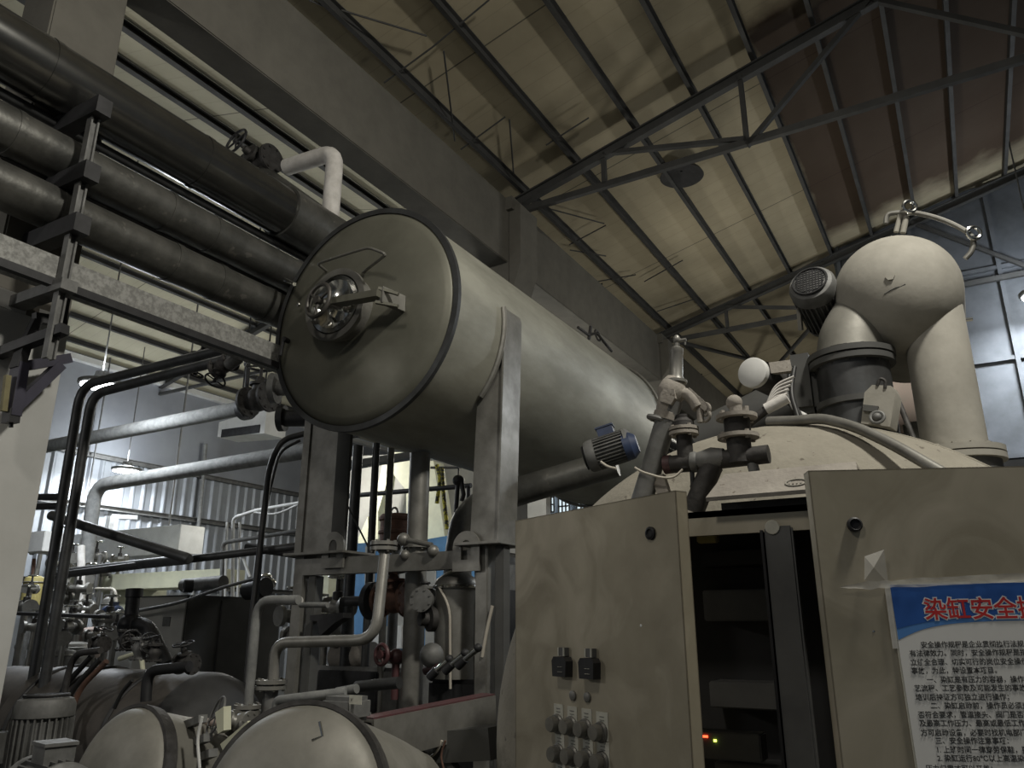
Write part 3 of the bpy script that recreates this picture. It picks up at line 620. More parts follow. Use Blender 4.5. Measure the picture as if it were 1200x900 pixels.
# hanging air heater
q = P(283, 497, Y=9.5); t = thing('unit_heater', 'white box heater with open louvred bottom hanging in the left bay', 'heater', q)
h_ = .36
MB().prism([q+V((-.62, 0, .12)), q+V((.62, 0, .22)), q+V((.62, 0, -.25)), q+V((-.62, 0, -.17))], (0, .5, 0)).build('casing', 'white', t)
m = MB(); m.obox(q+V((-.5, -.01, -.12)), q+V((.5, -.01, -.15)), .02, .15, (0, 0, 1)); m.build('louvre', 'black', t)
m = MB(); m.cyl(q+V((.3, .2, .1)), V((q.x+.3, q.y+.2, rzl(q.x)+.1)), .015, n=8); m.cyl(q+V((-.3, .2, .1)), V((q.x-.3, q.y+.2, rzl(q.x)+.1)), .015, n=8); m.build('hanger', 'black', t)
# rails by the wall
Yr = 9.0
pipe('guard_rail', 'bright white bent rail in front of the corrugated wall', [P(272, 900, Y=Yr), P(273, 607, Y=Yr), P(300, 598, Y=Yr), P(352, 589, Y=Yr)], .028, 'white', .1, 'rail')
pipe('sagging_cable', 'white cable sagging under the bright bent rail', [P(297, 600, Y=Yr), P(322, 604, Y=Yr), P(350, 591, Y=Yr)], .016, 'white', .6, 'cable')
pipe('guard_rail', 'grey bent rail lower in front of the corrugated wall', [P(256, 900, Y=Yr-.2), P(261, 636, Y=Yr-.2), P(350, 622, Y=Yr-.2)], .035, 'mgrey', .12, 'rail')
for k, x in enumerate((266, 281)): pipe('rail_post', ['left', 'right'][k]+' thin pale post under the bent rails', [P(x-3, 720, Y=Yr), P(x, 612, Y=Yr)], .02, 'white', cat='post')
pipe('wall_conduit', 'tall thin pale conduit rising on the corrugated wall', [P(225, 700, X=WX+.3), P(238, 560, X=WX+.3), P(241, 520, X=WX+.3)], .05, 'greypipe')
tag(MB().obox(P(285, 655, Y=Yr), P(293, 676, Y=Yr), .03, .03).build('brace_bar', 'white'), 'short slanted white bar under the grey bent rail', 'bar')
# E-shaped bracket on the wall
b0 = P(130, 605, X=WX+.4); b1 = P(126, 628, X=WX+.4)
m = MB(); m.obox(b0, b1, .12, .16, (1, 0, 0)); m.obox(b0, b0+V((.2, .55, .02)), .08, .10); m.obox(b1+V((0, 0, .08)), b1+V((.2, .5, .12)), .08, .10)
tag(m.build('wall_bracket', 'mgrey'), 'grey E-shaped bracket sticking out before the lit corrugated wall', 'bracket')
# long pale tables / ducts in the bay
def bxp(name, mat, label, cat, a, b, y, dep, bev=.01, **k):
    p, q = P(*a, Y=y), P(*b, Y=y); o = MB().box((p.x, y, q.z), (q.x, y+dep, p.z), bev).build(name, mat); return tag(o, label, cat, **k)
o = bxp('duct', 'white', 'long pale duct behind the dark bent pipe, below the E bracket', 'duct', (80, 627), (208, 648), 10.5, .6)
for x_ in (95, 196):
    q = P(x_, 630, Y=10.8); MB().cyl(q, (q.x, q.y, rzl(q.x)+.2), .02, n=8).build('hanger_rod', 'mgrey', o)
bxp('duct', 'cream', 'long cream beam above the small machines of the left bay', 'beam', (75, 676), (258, 687), 9.0, .5)
bxp('panel_box', 'white', 'small white box beside the pale column edge', 'box', (31, 624), (49, 646), 7.5, .4)
bxp('panel_box', 'cream', 'cream upright locker behind the small valves of the left bay', 'locker', (122, 686), (146, 850), 9.2, .5)
bxp('panel_box', 'boxlight', 'pale grey cabinet low beside the tall black valve', 'cabinet', (115, 723), (147, 930), 7.4, .6)
# ---- dark cabinet
ya = 6.0; q = P(222, 697, Y=ya); xl = P(165, 700, Y=ya).x; y2 = P(332, 690, X=q.x).y
t = thing('switch_cabinet', 'big grey steel cabinet with pale front and dark side, left of the stand', 'cabinet', ((xl+q.x)/2, ya, 0))
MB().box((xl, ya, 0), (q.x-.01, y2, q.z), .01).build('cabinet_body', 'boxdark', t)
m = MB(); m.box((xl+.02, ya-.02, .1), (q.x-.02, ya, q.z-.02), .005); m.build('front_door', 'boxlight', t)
a_ = P(192, 723, Y=ya-.02); b_ = P(199, 734, Y=ya-.02); MB().box((a_.x, ya-.03, b_.z), (b_.x, ya-.02, a_.z)).build('name_plate', 'mgrey', t)
m = MB()
for k in (1, 2): yk = ya+(y2-ya)*k/3; m.box((q.x-.012, yk-.01, .1), (q.x-.004, yk+.01, q.z-.05))
m.build('door_seam', 'black', t)
# horizontal dark pipe with flange over the cabinet
pipe('capped_pipe', 'stub pipe with black open end lying over the cabinet top', [P(215, 686, Y=6.6), P(262, 682, Y=6.6)], .08, 'mgrey')
tag(MB().lathe(P(226, 687, Y=6.3), (-.6, -1, 0), [(0, .0), (.075, 0), (.075, .1), (.055, .1), (.055, .01), (0, .01)], 24).build('pipe_end', 'black'), 'black open pipe end above the pale cabinet front', 'pipe')
tag(MB().cyl(P(290, 692, Y=6.5), P(312, 688, Y=6.5), .11).build('drum_fitting', 'black'), 'black round fitting on the cabinet top beside the hose', 'fitting')
tag(MB().ball(P(311, 677, Y=7), .07, (1.3, 1, .8)).ball(P(318, 684, Y=7), .06).ball(P(304, 684, Y=7), .06).build('foil_bundle', 'chrome'), 'crumpled shiny foil bundle on the cabinet top', 'foil')
tag(MB().tube([P(150, 718, Y=5.8), P(210, 707, Y=5.8), P(262, 688, Y=5.8), P(300, 678, Y=5.8)], .018, .3, 8).build('thin_conduit', 'mgrey'), 'thin grey conduit rising across the cabinet front', 'conduit')
# ---- tall black angle valve in front of cabinet
Yv = 5.0
t = thing('angle_valve', 'tall black angle valve with bent outlet pipe left of the pale cabinet front', 'valve', P(153, 740, Y=Yv))
m = MB(); m.cyl(P(152, 738, Y=Yv), P(157, 692, Y=Yv), .065); m.cyl(P(157, 700, Y=Yv), P(158, 690, Y=Yv), .08); m.ball(P(153, 733, Y=Yv), .12); m.build('valve_body', 'black', t)
MB().tube([P(153, 732, Y=Yv), P(172, 732, Y=Yv), P(196, 780, Y=Yv)], .07, .18, 14).build('outlet', 'black', t)
MB().flange(P(153, 742, Y=Yv), (0, 0, 1), .11, .04).build('flange', 'black', t)
# ---- small fittings of the left bay: repeated little valve sets on pipes
random.seed(11)
sv = thing('small_valve', 'x', 'valve', (0, 0, 0), 'small valves of the left bay')
MB().lathe((0, 0, 0), (1, 0, 0), [(.0, -.16), (.09, -.16), (.09, -.12), (.05, -.12), (.06, -.04), (.08, 0), (.06, .04), (.05, .12), (.09, .12), (.09, .16), (0, .16)], 14).build('valve_body', 'steel', sv)
MB().lathe((0, 0, 0), (0, 0, 1), [(.05, .0), (.04, .12), (.02, .13), (.015, .24)], 12).build('bonnet', 'cast', sv)
wheel((0, 0, .24), (0, 0, 1), .075, .012, 'chrome', sv)
MB().cyl((0, 0, -1), (0, 0, 0), .035, n=10).build('stand_pipe', 'steel', sv)
spots = [(68, 634, 8.2, 'upper left, beside the drop pipe near the white box'), (84, 655, 8.0, 'just right of the drop pipes below the white duct'), (112, 652, 8.4, 'above the parallel dark pipes'), (92, 690, 7.2, 'shining below the parallel dark pipes'), (70, 700, 7.0, 'directly right of the drop pipes'), (100, 715, 6.9, 'middle of the bright cluster'), (128, 724, 6.6, 'next to the tall black valve'), (36, 690, 7.0, 'between pale column and drop pipes, upper'), (30, 712, 6.6, 'between pale column and drop pipes, lower'), (80, 735, 6.2, 'low, right of the drop pipes'), (112, 745, 6.0, 'low, in front of the pale grey cabinet'), (63, 660, 9.0, 'far back under the white duct'), (140, 655, 9.4, 'far back above the cream beam'), (350, 745, 5.9, 'low between the stand posts'), (345, 722, 6.2, 'between the stand posts under the cream strip'), (372, 730, 5.9, 'right of the second stand post'),
 (48, 645, 8.6, 'far left between the column and the drop pipes, topmost'), (40, 735, 6.3, 'lowest between pale column and drop pipes'), (92, 668, 8.8, 'back row, second from the drop pipes'), (104, 680, 8.0, 'back row under the cream beam'), (120, 672, 8.8, 'back row, above the cream locker'), (86, 722, 6.6, 'front row by the thin black pipe'), (135, 742, 6.1, 'front row, left foot of the tall black valve'), (75, 748, 6.0, 'front row, over the pale horizontal pipes'), (395, 712, 5.8, 'beside the dark risers below the cross rail'), (380, 748, 5.7, 'low right of the left stand post')]
for i, (x, y, yy, s) in enumerate(spots):
    o = sv if i == 0 else dup(sv, (0, 0, 0), '')
    o.location = P(x, y, Y=yy); o.rotation_euler = (0, 0, random.uniform(0, 3)); k = random.uniform(.8, 1.25); o.scale = (k, k, k); o['label'] = 'small steel valve with round wheel, ' + s
    [c for c in o.children if c.name.startswith('stand_pipe')][0].scale = (1, 1, o.location.z/k)
for i, (pts, r, mat, lab) in enumerate([
    ([(20, 758), (100, 757), (150, 760)], .05, 'greypipe', 'pale horizontal pipe low behind the drop pipes, upper'),
    ([(20, 775), (150, 776)], .06, 'greypipe', 'pale horizontal pipe low behind the drop pipes, lower'),
    ([(75, 742), (150, 744)], .02, 'hose', 'thin pale pipe over the lower pale ones'),
    ([(95, 735), (95, 640)], .06, 'whitepipe', 'white vertical pipe among the small valves'),
    ([(110, 700), (118, 650)], .03, 'mgrey', 'thin grey riser among the small valves'),
    ([(80, 640), (78, 730)], .025, 'steel', 'thin steel riser next to the drop pipes'),
    ([(40, 655), (34, 735)], .03, 'rust', 'rusty riser between pale column and drop pipes'),
    ([(65, 700), (110, 705), (112, 735)], .03, 'steel', 'bent steel pipe in the bright cluster'),
    ([(100, 690), (135, 690), (138, 730)], .022, 'hose', 'bent thin pipe before the cream locker')]):
    pipe('bay_pipe', lab, [P(x, y, Y=7.6) for x, y in pts], r, mat, .1, group='small pipes of the left bay')
def pot(x, y, yy, r, h, mat, lab, name='process_pot'):
    c = P(x, y, Y=yy); t = thing(name, lab, 'vessel', c, 'small vessels of the left bay')
    MB().lathe(c-V((0, 0, h)), (0, 0, 1), [(0, 0), (r, 0), (r, h*.8), (r*.9, h*.93), (r*.5, h), (0, h*1.02)], 24).build('pot_body', mat, t)
    MB().torus(c-V((0, 0, h*.22)), (0, 0, 1), r*1.02, r*.06).build('clamp_ring', 'steel', t)
    MB().cyl(c-V((0, 0, .02)), c+V((0, 0, h*.25)), r*.2, n=12).build('nozzle', 'steel', t)
    MB().cyl((c.x, c.y, 0), c-V((0, 0, h)), r*.35, n=12).build('pedestal', 'mgrey', t)
    return t
pot(42, 675, 7.3, .16, .45, 'ylw', 'yellow dusty pot between pale column and drop pipes')
pot(112, 735, 6.9, .2, .4, 'pink', 'faded pink pot beside the pale grey cabinet')
pot(88, 752, 6.6, .22, .35, 'steel', 'steel pot in front of the pink one')
pot(70, 760, 6.1, .2, .35, 'mgrey', 'grey pot low beside the drop pipes')
pot(130, 700, 8.2, .13, .5, 'steel', 'slim steel pot before the cream locker')
pot(60, 725, 6.9, .14, .35, 'mgrey', 'grey pot behind the drop pipes at wheel height')
motor(P(132, 718, Y=7.2), (1, 0, 0), .1, .34, 'small blue-violet motor before the cream locker', 'mblue')
# ================================================================ FOREGROUND BOTTOM LEFT
def dish(x, y, yy, r, ax, L, lab, mat='vdark', name='dished_vessel'):
    c = P(x, y, Y=yy); t = thing(name, lab, 'vessel', (c.x, c.y, c.z-r)); ax = V(ax).normalized()
    prof = [(0, r*.38)]+[(r*.98*sin(k*pi/2/10), r*.38*cos(k*pi/2/10)) for k in range(1, 11)]
    MB().lathe(c, ax, prof, 64).build('dished_end', mat, t, ang=60)
    MB().lathe(c, ax, [(r*.98, .02), (r*1.03, .02), (r*1.03, -.05), (r*.98, -.05)], 64).build('rim_flange', 'cast', t)
    MB().lathe(c, ax, [(r*.98, -.03), (r*.98, -L), (r*.7, -L-.15), (0, -L-.2)], 64).build('shell', mat, t)
    return t, c, ax
t, c, ax = dish(340, 952, 2.75, .44, (.25, -1, .28), .9, 'big round grey vessel end at the bottom edge, below the bent pale pipes')
m = MB(); q = P(374, 852, Y=2.5); m.tube([q+V((0, 0, .02)), q+V((.02, 0, -.03)), q+V((-.03, 0, -.05))], .006, n=6); m.build('wire_clip', 'chrome', t)
dish(140, 915, 2.9, .37, (-.05, -1, .25), .7, 'round dark grey vessel end at the bottom edge, right of the ribbed motor')
# horizontal vessel behind
cz = P(180, 785, Y=4.3); r_ = .52
t = thing('lying_vessel', 'dusty lying vessel behind the bottom vessel ends, with a dark right end', 'vessel', (cz.x, 4.3, cz.z-2*r_))
zc = cz.z-r_; xa, xb = P(72, 800, Y=4.3).x, P(245, 800, Y=4.3).x
MB().lathe((xa, 4.3, zc), (1, 0, 0), [(0, 0), (r_, 0), (r_, xb-xa), (0, xb-xa)], 56).build('shell', 'vdark2', t)
MB().lathe((xb, 4.3, zc), (1, 0, 0), [(r_, 0), (r_*1.0, .02), (r_*.95, .12), (r_*.75, .24), (r_*.4, .31), (0, .33)], 56).build('dished_end', 'inner', t)
for k in (.1, .35, .75): MB().torus((xa+(xb-xa)*k, 4.3, zc), (1, 0, 0), r_+.005, .016, 48).build('strap_band', 'black' if k != .35 else 'cast', t)
t = thing('lying_vessel', 'farther lying vessel, reddish and dusty, left behind the ribbed motor', 'vessel', (xa-.6, 4.6, zc-r_))
MB().lathe((xa-1.5, 4.7, zc-.02), (1, 0, 0), [(0, 0), (r_*.95, 0), (r_*.95, 1.45), (0, 1.45)], 48).build('shell', 'vdark2', t)
MB().torus((xa-.2, 4.7, zc-.02), (1, 0, 0), r_*.97, .02, 48).build('strap_band', 'steel', t)
for k, (a, b, c_, lab) in enumerate((((108, 768), (66, 815), (62, 872), 'black hose draped over the lying vessel, outer'), ((118, 772), (78, 815), (72, 872), 'black hose draped over the lying vessel, inner'), ((125, 775), (88, 812), (80, 865), 'rust-coloured hose draped over the lying vessel'))):
    pipe('draped_hose', lab, [P(*a, Y=3.75), P(*b, Y=3.72), P(*c_, Y=3.7)], .02, 'blackrub' if k < 2 else 'rust', .4, 'hose', 'hoses draped over the lying vessel')
pipe('bent_tube', 'dark bent tube standing over the lying vessel left end', [P(118, 762, Y=3.7), P(86, 766, Y=3.7), P(75, 810, Y=3.7), P(72, 885, Y=3.6)], .024, 'cast', .12)
pipe('bent_tube', 'black bent tube arching over the lying vessel middle', [P(171, 822, Y=3.65), P(173, 786, Y=3.65), P(222, 781, Y=3.7)], .036, 'black', .12)
pipe('thin_tube', 'thin dark tube curving down the lying vessel front', [P(155, 797, Y=3.7), P(142, 812, Y=3.7), P(134, 830, Y=3.7)], .014, 'blackrub', .1)
valve(P(218, 778, Y=3.75), V((1, 0, 0)), V((0, -.3, 1)), .04, 'small black valve on top of the lying vessel', name='small_gate_valve')
valve(P(117, 755, Y=3.9), V((1, 0, 0)), V((.3, 0, 1)), .035, 'small dark valve above the lying vessel left part', name='small_gate_valve')
valve(P(148, 750, Y=4.2), V((0, 0, 1)), V((1, -.4, 0)), .045, 'dark upright valve above the lying vessel, under the tall angle valve', name='small_gate_valve')
valve(P(165, 760, Y=4.1), V((0, 0, 1)), V((1, -.2, .3)), .045, 'grey upright valve above the lying vessel, left of the pale cabinet', 'mgrey', name='small_gate_valve')
valve(P(181, 765, Y=4.1), V((0, 0, 1)), V((-.2, -.2, 1)), .035, 'slim black valve standing in front of the pale cabinet foot', name='small_gate_valve')
pipe('bent_tube', 'cream tube behind the small valves over the lying vessel', [P(140, 772, Y=4.4), P(165, 764, Y=4.4), P(168, 790, Y=4.4)], .02, 'cream', .05)
# ribbed motors
motor(P(46, 872, Y=3.0), V((.02, 0, -1)), .17, .55, 'vertical ribbed grey motor in the bottom left corner', 'mgrey', up=(-1, -1, 0))
motor(P(55, 930, Y=2.4), (1, -.2, 0), .15, .5, 'grey motor cut by the bottom edge under the ribbed one', 'mgrey')
motor(P(424, 878, Y=3.35), V((.35, -1, -.1)), .105, .4, 'grey finned motor with pale plate beside the big vessel end', 'mgrey', up=(-.2, 0, 1))
q = P(404, 830, Y=3.1)
t = thing('junction_box', 'grey rounded box with cream V plate above the finned motor', 'box', q)
MB().box(q-V((.10, .07, .055)), q+V((.10, .09, .055)), .02).build('box_body', 'mgrey', t)
a_ = PL(409, 825, q-V((0, .071, 0)), V((0, 1, 0))); MB().box(a_, a_+V((.075, .002, .04))).build('plate', 'label', t)
text('V', a_+V((.008, -.001, .012)), (1, 0, 0), (0, 0, 1), .022, 'ink', 'plate_letter', t)
# pale bent pipes
Ya = 3.6
t = pipe('bent_pipe', 'pale bent pipe rising beside the dark cabinet to the stand post', [P(291, 828, Y=Ya), P(302, 703, Y=Ya), P(350, 703, Y=Ya)], .028, 'greypipe', .12)
t2 = pipe('bent_pipe', 'thick grey S-bent pipe from a flange across the stand up to the cross rail', [P(320, 800, Y=3.7), P(322, 753, Y=3.7), P(440, 750, Y=3.75), P(452, 640, Y=3.9)], .034, 'steel', .14, n=18)
for (x, y, yy, R_, lab) in ((290, 828, Ya, .08, 'pale flange under the pale bent pipe'), (318, 799, 3.7, .095, 'grey double flange under the thick S-bent pipe'), (450, 637, 3.9, .085, 'flange on top of the S-bent pipe at the cross rail')):
    c = P(x, y, Y=yy); tag(MB().flange(c, (0, 0, 1), R_, .022, 6, .01).flange(c-V((0, 0, .032)), (0, 0, 1), R_, .022, 6, .01).build('pipe_flange', 'steel'), lab, 'flange')
c = P(290, 832, Y=Ya); pipe('pipe_stub', 'short stub below the pale flange', [c, c-V((0, 0, .3))], .03, 'mgrey')
c = P(318, 804, Y=3.7); pipe('pipe_stub', 'dark stub below the grey double flange', [c, c-V((0, 0, .35))], .045, 'mgrey')
pipe('level_pipe', 'pale level pipe right above the big vessel end', [P(324, 835, Y=3.2), P(324, 821, Y=3.2), P(348, 818, Y=3.2), P(405, 811, Y=3.3)], .024, 'greypipe', .04)
pipe('level_pipe', 'reddish short pipe left of the pale flange', [P(213, 844, Y=3.3), P(275, 848, Y=3.3)], .02, 'pink')
valve(P(283, 848, Y=3.3), V((1, 0, 0)), V((-.4, -.8, .3)), .04, 'pale globe valve left of the big vessel end', 'steel', 'mgrey', name='globe_valve', wr=.10, stem=.15)
tag(MB().prism([P(252, 835, Y=3.1), P(262, 828, Y=3.1), P(262, 856, Y=3.1), P(255, 860, Y=3.1)], (0, .05, 0)).build('foil_scrap', 'cream'), 'upright torn cream lagging scrap left of the globe valve', 'lagging')
m = MB(); m.prism([P(258, 872, Y=3.0), P(290, 845, Y=3.0), P(292, 852, Y=3.0), P(262, 882, Y=3.0)], (0, .06, 0))
tag(m.build('foil_scrap', 'cream'), 'lying torn cream lagging scrap under the globe valve', 'lagging')
pipe('thin_tube', 'white thin tube hanging in the gap between the vessel ends', [P(237, 840, Y=3.0), P(231, 865, Y=3.0), P(234, 900, Y=3.0)], .008, 'white', .1)
for k, (x, y) in enumerate(((222, 872), (228, 890), (216, 850))):
    tag(MB().obox(P(x-12, y+6, Y=3.2), P(x+22, y-8, Y=3.1), .05, .04).build('support_bar', 'mgrey'), ['middle', 'lowest', 'upper'][k]+' grey support bar between the two bottom vessel ends', 'bar')
# upper small pipes at the stand
pipe('short_pipe', 'pale short pipe pointing at the left stand post', [P(352, 709, Y=4.3), P(384, 709, Y=4.3)], .02, 'greypipe')
tag(MB().cyl(P(325, 704, Y=4.3), P(352, 704, Y=4.3), .03).build('lamp_like_nozzle', 'whitepipe'), 'white pipe end glinting left of the stand post', 'pipe')
m = MB(); a = lambda x, y: P(x, y, Y=4.75); m.prism([a(363, 721), a(402, 718), a(402, 724), a(392, 730), a(375, 745), a(372, 728), a(363, 727)], (0, .1, 0)); tag(m.build('corner_bracket', 'black'), 'black triangular bracket under the pipe row between the stand posts', 'bracket')
# ================================================================ PIPES UNDER THE TANK
pv = [(490, 5.0, .083, 'steel', 2.95, 'thick grey drain pipe straight down from the tank middle', 478), (415, 5.7, .05, 'darkpipe', 3.3, 'dark riser just right of the left tank leg', 0), (437, 5.7, .035, 'darkpipe', 3.3, 'dark thin riser between the left leg and the thick drain pipe', 0), (455, 5.6, .032, 'steel', 3.2, 'grey thin riser directly left of the thick drain pipe', 0), (404, 6.1, .03, 'mgrey', 3.3, 'thin grey riser hugging the left tank leg', 0)]
for x, y, r, mat, zt, lab, _ in pv:
    c = P(x, 600, Y=y); o = tag(MB().cyl((c.x, y, .15), (c.x, y, zt), r, n=24).build('riser_pipe', mat), lab, 'pipe', 'risers below the tank')
    if r > .08: MB().flange((c.x, y, P(490, 640, Y=y).z), (0, 0, 1), .12, .03, 6, .012).build('flange', 'steel', o)
m = MB(); q = P(473, 632, Y=4.8); m.ball(q, .05); m.cyl(q, q+V((.28, -.02, -.06)), .02); m.ball(q+V((.02, 0, -.12)), .04); m.ball(q+V((.28, 0, -.1)), .045)
tag(m.build('clamp_linkage', 'steel'), 'grey clamp linkage around the thick drain pipe above the cross rail', 'clamp')
# elbow line passing behind the right leg
Z_ = P(650, 567, Y=6.0).z
pipe('elbow_pipe', 'thick dark elbow pipe running right under the tank to the blue motor', [P(722, 542, Y=5.9), P(600, 578, Y=5.7), P(545, 598, Y=5.6), P(536, 660, Y=5.6), P(536, 690, Y=5.6)], .12, 'dpipe2', .42, n=24)
motor(P(716, 527, Y=4.7), V((1, .25, .28)), .108, .36, 'blue-topped motor beneath the tank far end', 'mgrey', 'mblue')
m = MB(); q = P(735, 524, Y=4.7); m.lathe(q+V((-.02, 0, 0)), (1, .25, .28), [(0, 0), (.092, 0), (.092, .05), (.06, .09), (0, .09)], 24); tag(m.build('motor_flange', 'mblue'), 'blue adapter flange on the right of the blue-topped motor', 'flange')
pipe('motor_cable', 'white cable under the blue-topped motor', [P(704, 541, Y=4.5), P(712, 547, Y=4.5), P(722, 549, Y=4.5)], .008, 'hose', .03, 'cable')
# filter housing
c = P(534, 735, Y=5.0); r = .155; zt = P(534, 680, Y=5.0).z; zl = P(534, 795, Y=5.0).z
t = thing('filter_housing', 'stainless filter housing with domed lid between drain pipe and right post', 'filter', (c.x, c.y, zl))
MB().lathe((c.x, c.y, zl), (0, 0, 1), [(0, 0), (r, 0), (r, zt-zl-.04), (r*.0, zt-zl-.04)], 40).build('housing', 'steel', t)
MB().lathe((c.x, c.y, zt-.06), (0, 0, 1), [(r*1.06, 0), (r*1.06, .03), (r*.95, .07), (r*.5, .12), (r*.3, .13), (r*.3, .2), (0, .2)], 40).build('lid', 'steel', t)
MB().torus((c.x, c.y, zt-.05), (0, 0, 1), r*1.06, .014, 40).build('clamp_ring', 'chrome', t)
MB().tube([(c.x-.05, c.y-.16, zt-.05), (c.x+.06, c.y-.17, zt-.2), (c.x+.08, c.y-.17, zt-.75)], .01, .1, 8).build('hose', 'hose', t)
MB().lathe((c.x-.12, c.y-.1, zt-.28), (-.6, -1, 0), [(.09, 0), (.09, .05), (.05, .06), (.05, .12), (0, .12)], 24).build('side_nozzle', 'cast', t)
valve(P(498, 703, Y=4.8), V((.3, -1, 0)), V((0, 0, 1)), .05, 'dark valve end facing front between drain pipe and filter', 'mgrey', name='check_valve', stem=.12, wr=.03)
valve(P(462, 702, Y=5.1), V((1, 0, 0)), V((-.1, 0, 1)), .08, 'rusty red valve body left of the thick drain pipe', 'rust', 'cast', wr=.12, stem=.22)
tag(MB().lathe(P(440, 704, Y=5.1), (1, 0, 0), [(0, -.35), (.04, -.35), (.04, -.08), (.15, -.05), (.15, 0), (0, 0)], 28).build('actuator_disc', 'black'), 'black round actuator on a rod beside the rusty valve', 'actuator')
q = P(457, 770, Y=4.9); t = thing('maroon_valve', 'maroon valve with small hand wheel at the foot of the drain pipe', 'valve', q)
wheel(q+V((0, -.1, .02)), (-.2, -1, 0), .07, .016, 'maroon', t); m = MB(); m.cyl(q+V((0, -.1, .02)), q+V((.02, .1, 0)), .03); m.ball(q+V((.02, .05, 0)), .06); m.build('valve_body', 'maroon', t)
MB().cyl(q+V((.02, .05, -.3)), q+V((.02, .05, 0)), .03).build('stem_pipe', 'maroon', t)
tag(MB().ball(P(506, 768, Y=4.7), .085).build('ball_float', 'mgrey'), 'grey ball between drain pipe and filter housing', 'float')
for k, (x, y) in enumerate(((512, 785), (530, 778), (545, 772))):
    q = P(x, y, Y=4.55); t = thing('air_fitting', ['left', 'middle', 'right'][k]+' one of three black and chrome air fittings below the filter', 'fitting', q, 'air fittings below the filter')
    MB().cyl(q, q+V((.09, 0, .06)), .022, n=12).build('chrome_sleeve', 'chrome', t); MB().cyl(q+V((-.06, 0, -.05)), q, .03, n=12).build('fitting_body', 'black', t); MB().ball(q+V((.1, 0, .07)), .028).build('fitting_cap', 'black', t)
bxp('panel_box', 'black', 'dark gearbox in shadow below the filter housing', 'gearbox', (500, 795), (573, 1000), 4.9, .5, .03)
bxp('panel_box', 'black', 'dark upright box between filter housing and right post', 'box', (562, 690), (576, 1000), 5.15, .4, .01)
pipe('thin_tube', 'pale looped tube between filter housing and right post', [P(565, 770, Y=4.8), P(570, 740, Y=4.8), P(577, 710, Y=4.8)], .012, 'hose', .1)
pipe('red_pipe', 'short maroon pipe at the foot of the filter', [P(498, 786, Y=4.7), P(515, 781, Y=4.7)], .03, 'maroon')
# dirty pump casing behind the stand
q = P(402, 790, Y=5.6)
t = thing('pump_casing', 'grey blotched casing with rounded dusty top behind the stand posts', 'casing', (q.x, 5.6, .2))
a0, a1 = P(365, 780, Y=5.6), P(466, 870, Y=5.6); MB().box((a0.x, 5.6, a1.z-.2), (a1.x, 6.3, a0.z), .03).build('casing_body', 'mgrey', t)
MB().tube([(a0.x+.1, 5.8, a0.z+.07), (a0.x+.55, 5.8, a0.z+.1)], .11, n=20).build('rounded_top', 'dusty', t)
a0, a1 = P(372, 785, Y=5.55), P(440, 835, Y=5.55); MB().box((a0.x, 5.55, a1.z), (a1.x, 5.6, a0.z), .01).build('dark_opening', 'black', t)
pipe('level_pipe', 'pale short pipe lying before the dark casing opening', [P(395, 811, Y=4.2), P(418, 807, Y=4.2)], .03, 'greypipe')
pipe('level_pipe', 'dark pipe lying before the casing toward the drain pipe', [P(418, 805, Y=4.5), P(468, 800, Y=4.5)], .04, 'darkpipe')
# channel platform
A0, A1 = P(428, 868, Y=3.3), P(572, 838, Y=4.3); A1.z = A0.z+.05
t = thing('platform_beam', 'heavy grey channel beam with reddish top edge at the lower middle', 'beam', (A0+A1)/2)
MB().chan(A0, A1, .12, .20, .014, side=1).build('channel', 'steel', t)
m = MB(); m.obox(A0+V((0, 0, .105)), A1+V((0, 0, .105)), .10, .008); m.build('rusty_edge', 'maroon', t)
m = MB(); m.obox(A0+V((-.02, -.02, -.10)), A0+V((-.02, -.02, .10)), .13, .02, (.3, .3, 0)); m.build('end_plate', 'steel', t)
MB().obox(A0+V((.0, .05, -.1)), A0+V((.0, .05, -.6)), .08, .08, (0, 1, 0)).build('foot_post', 'mgrey', t)
MB().obox(P(505, 870, Y=3.9), P(545, 930, Y=3.9), .10, .06, (0, 1, 0)).build('diagonal_brace', 'mgrey', t)
tag(MB().obox(P(525, 872, Y=4.0), P(590, 868, Y=4.0), .3, .16).build('dark_beam', 'boxdark'), 'dark beam end running into the right stand post', 'beam')
pipe('thin_tube', 'pale bent wire under the channel beam', [P(495, 893, Y=3.8), P(512, 882, Y=3.8), P(518, 868, Y=3.8)], .007, 'hose', .05)
pipe('thin_tube', 'orange wire under the channel beam', [P(522, 868, Y=3.8), P(516, 885, Y=3.8), P(520, 902, Y=3.8)], .006, 'rust', .05)
# ================================================================ BRIGHT BACKGROUND SEEN UNDER THE TANK
bY = 12.5
def quad(name, mat, lab, cat, pts, y, dep, **k):
    o = MB().prism([P(x, yy, Y=y) for x, yy in pts], (0, dep, 0)).build(name, mat); return tag(o, lab, cat, **k)
t = thing('blue_machine', 'blue machine housing far behind the cross rail', 'machine', P(495, 760, Y=bY))
MB().prism([P(x, y, Y=bY) for x, y in ((415, 637), (500, 632), (545, 624), (545, 762), (415, 762))], (0, 1.2, 0)).build('housing', 'blue', t)
for x in (428, 465, 500): MB().prism([P(a, b, Y=bY-.05) for a, b in ((x, 640), (x+10, 640), (x+8, 758), (x-2, 758))], (0, .05, 0)).build('ledge', 'boxlight', t)
MB().prism([P(a, b, Y=bY-.1) for a, b in ((430, 735), (470, 733), (470, 760), (430, 760))], (0, .1, 0)).build('panel', 'white', t)
quad('cream_upright', 'cream', 'cream tapered upright right of the thick drain pipe', 'upright', [(502, 540), (508, 540), (522, 634), (524, 720), (500, 720)], 13.8, .4)
quad('cream_upright', 'cream', 'cream gusset frame left of the thick drain pipe', 'upright', [(458, 530), (482, 530), (482, 720), (477, 720), (476, 575), (459, 553)], 13.8, .3)
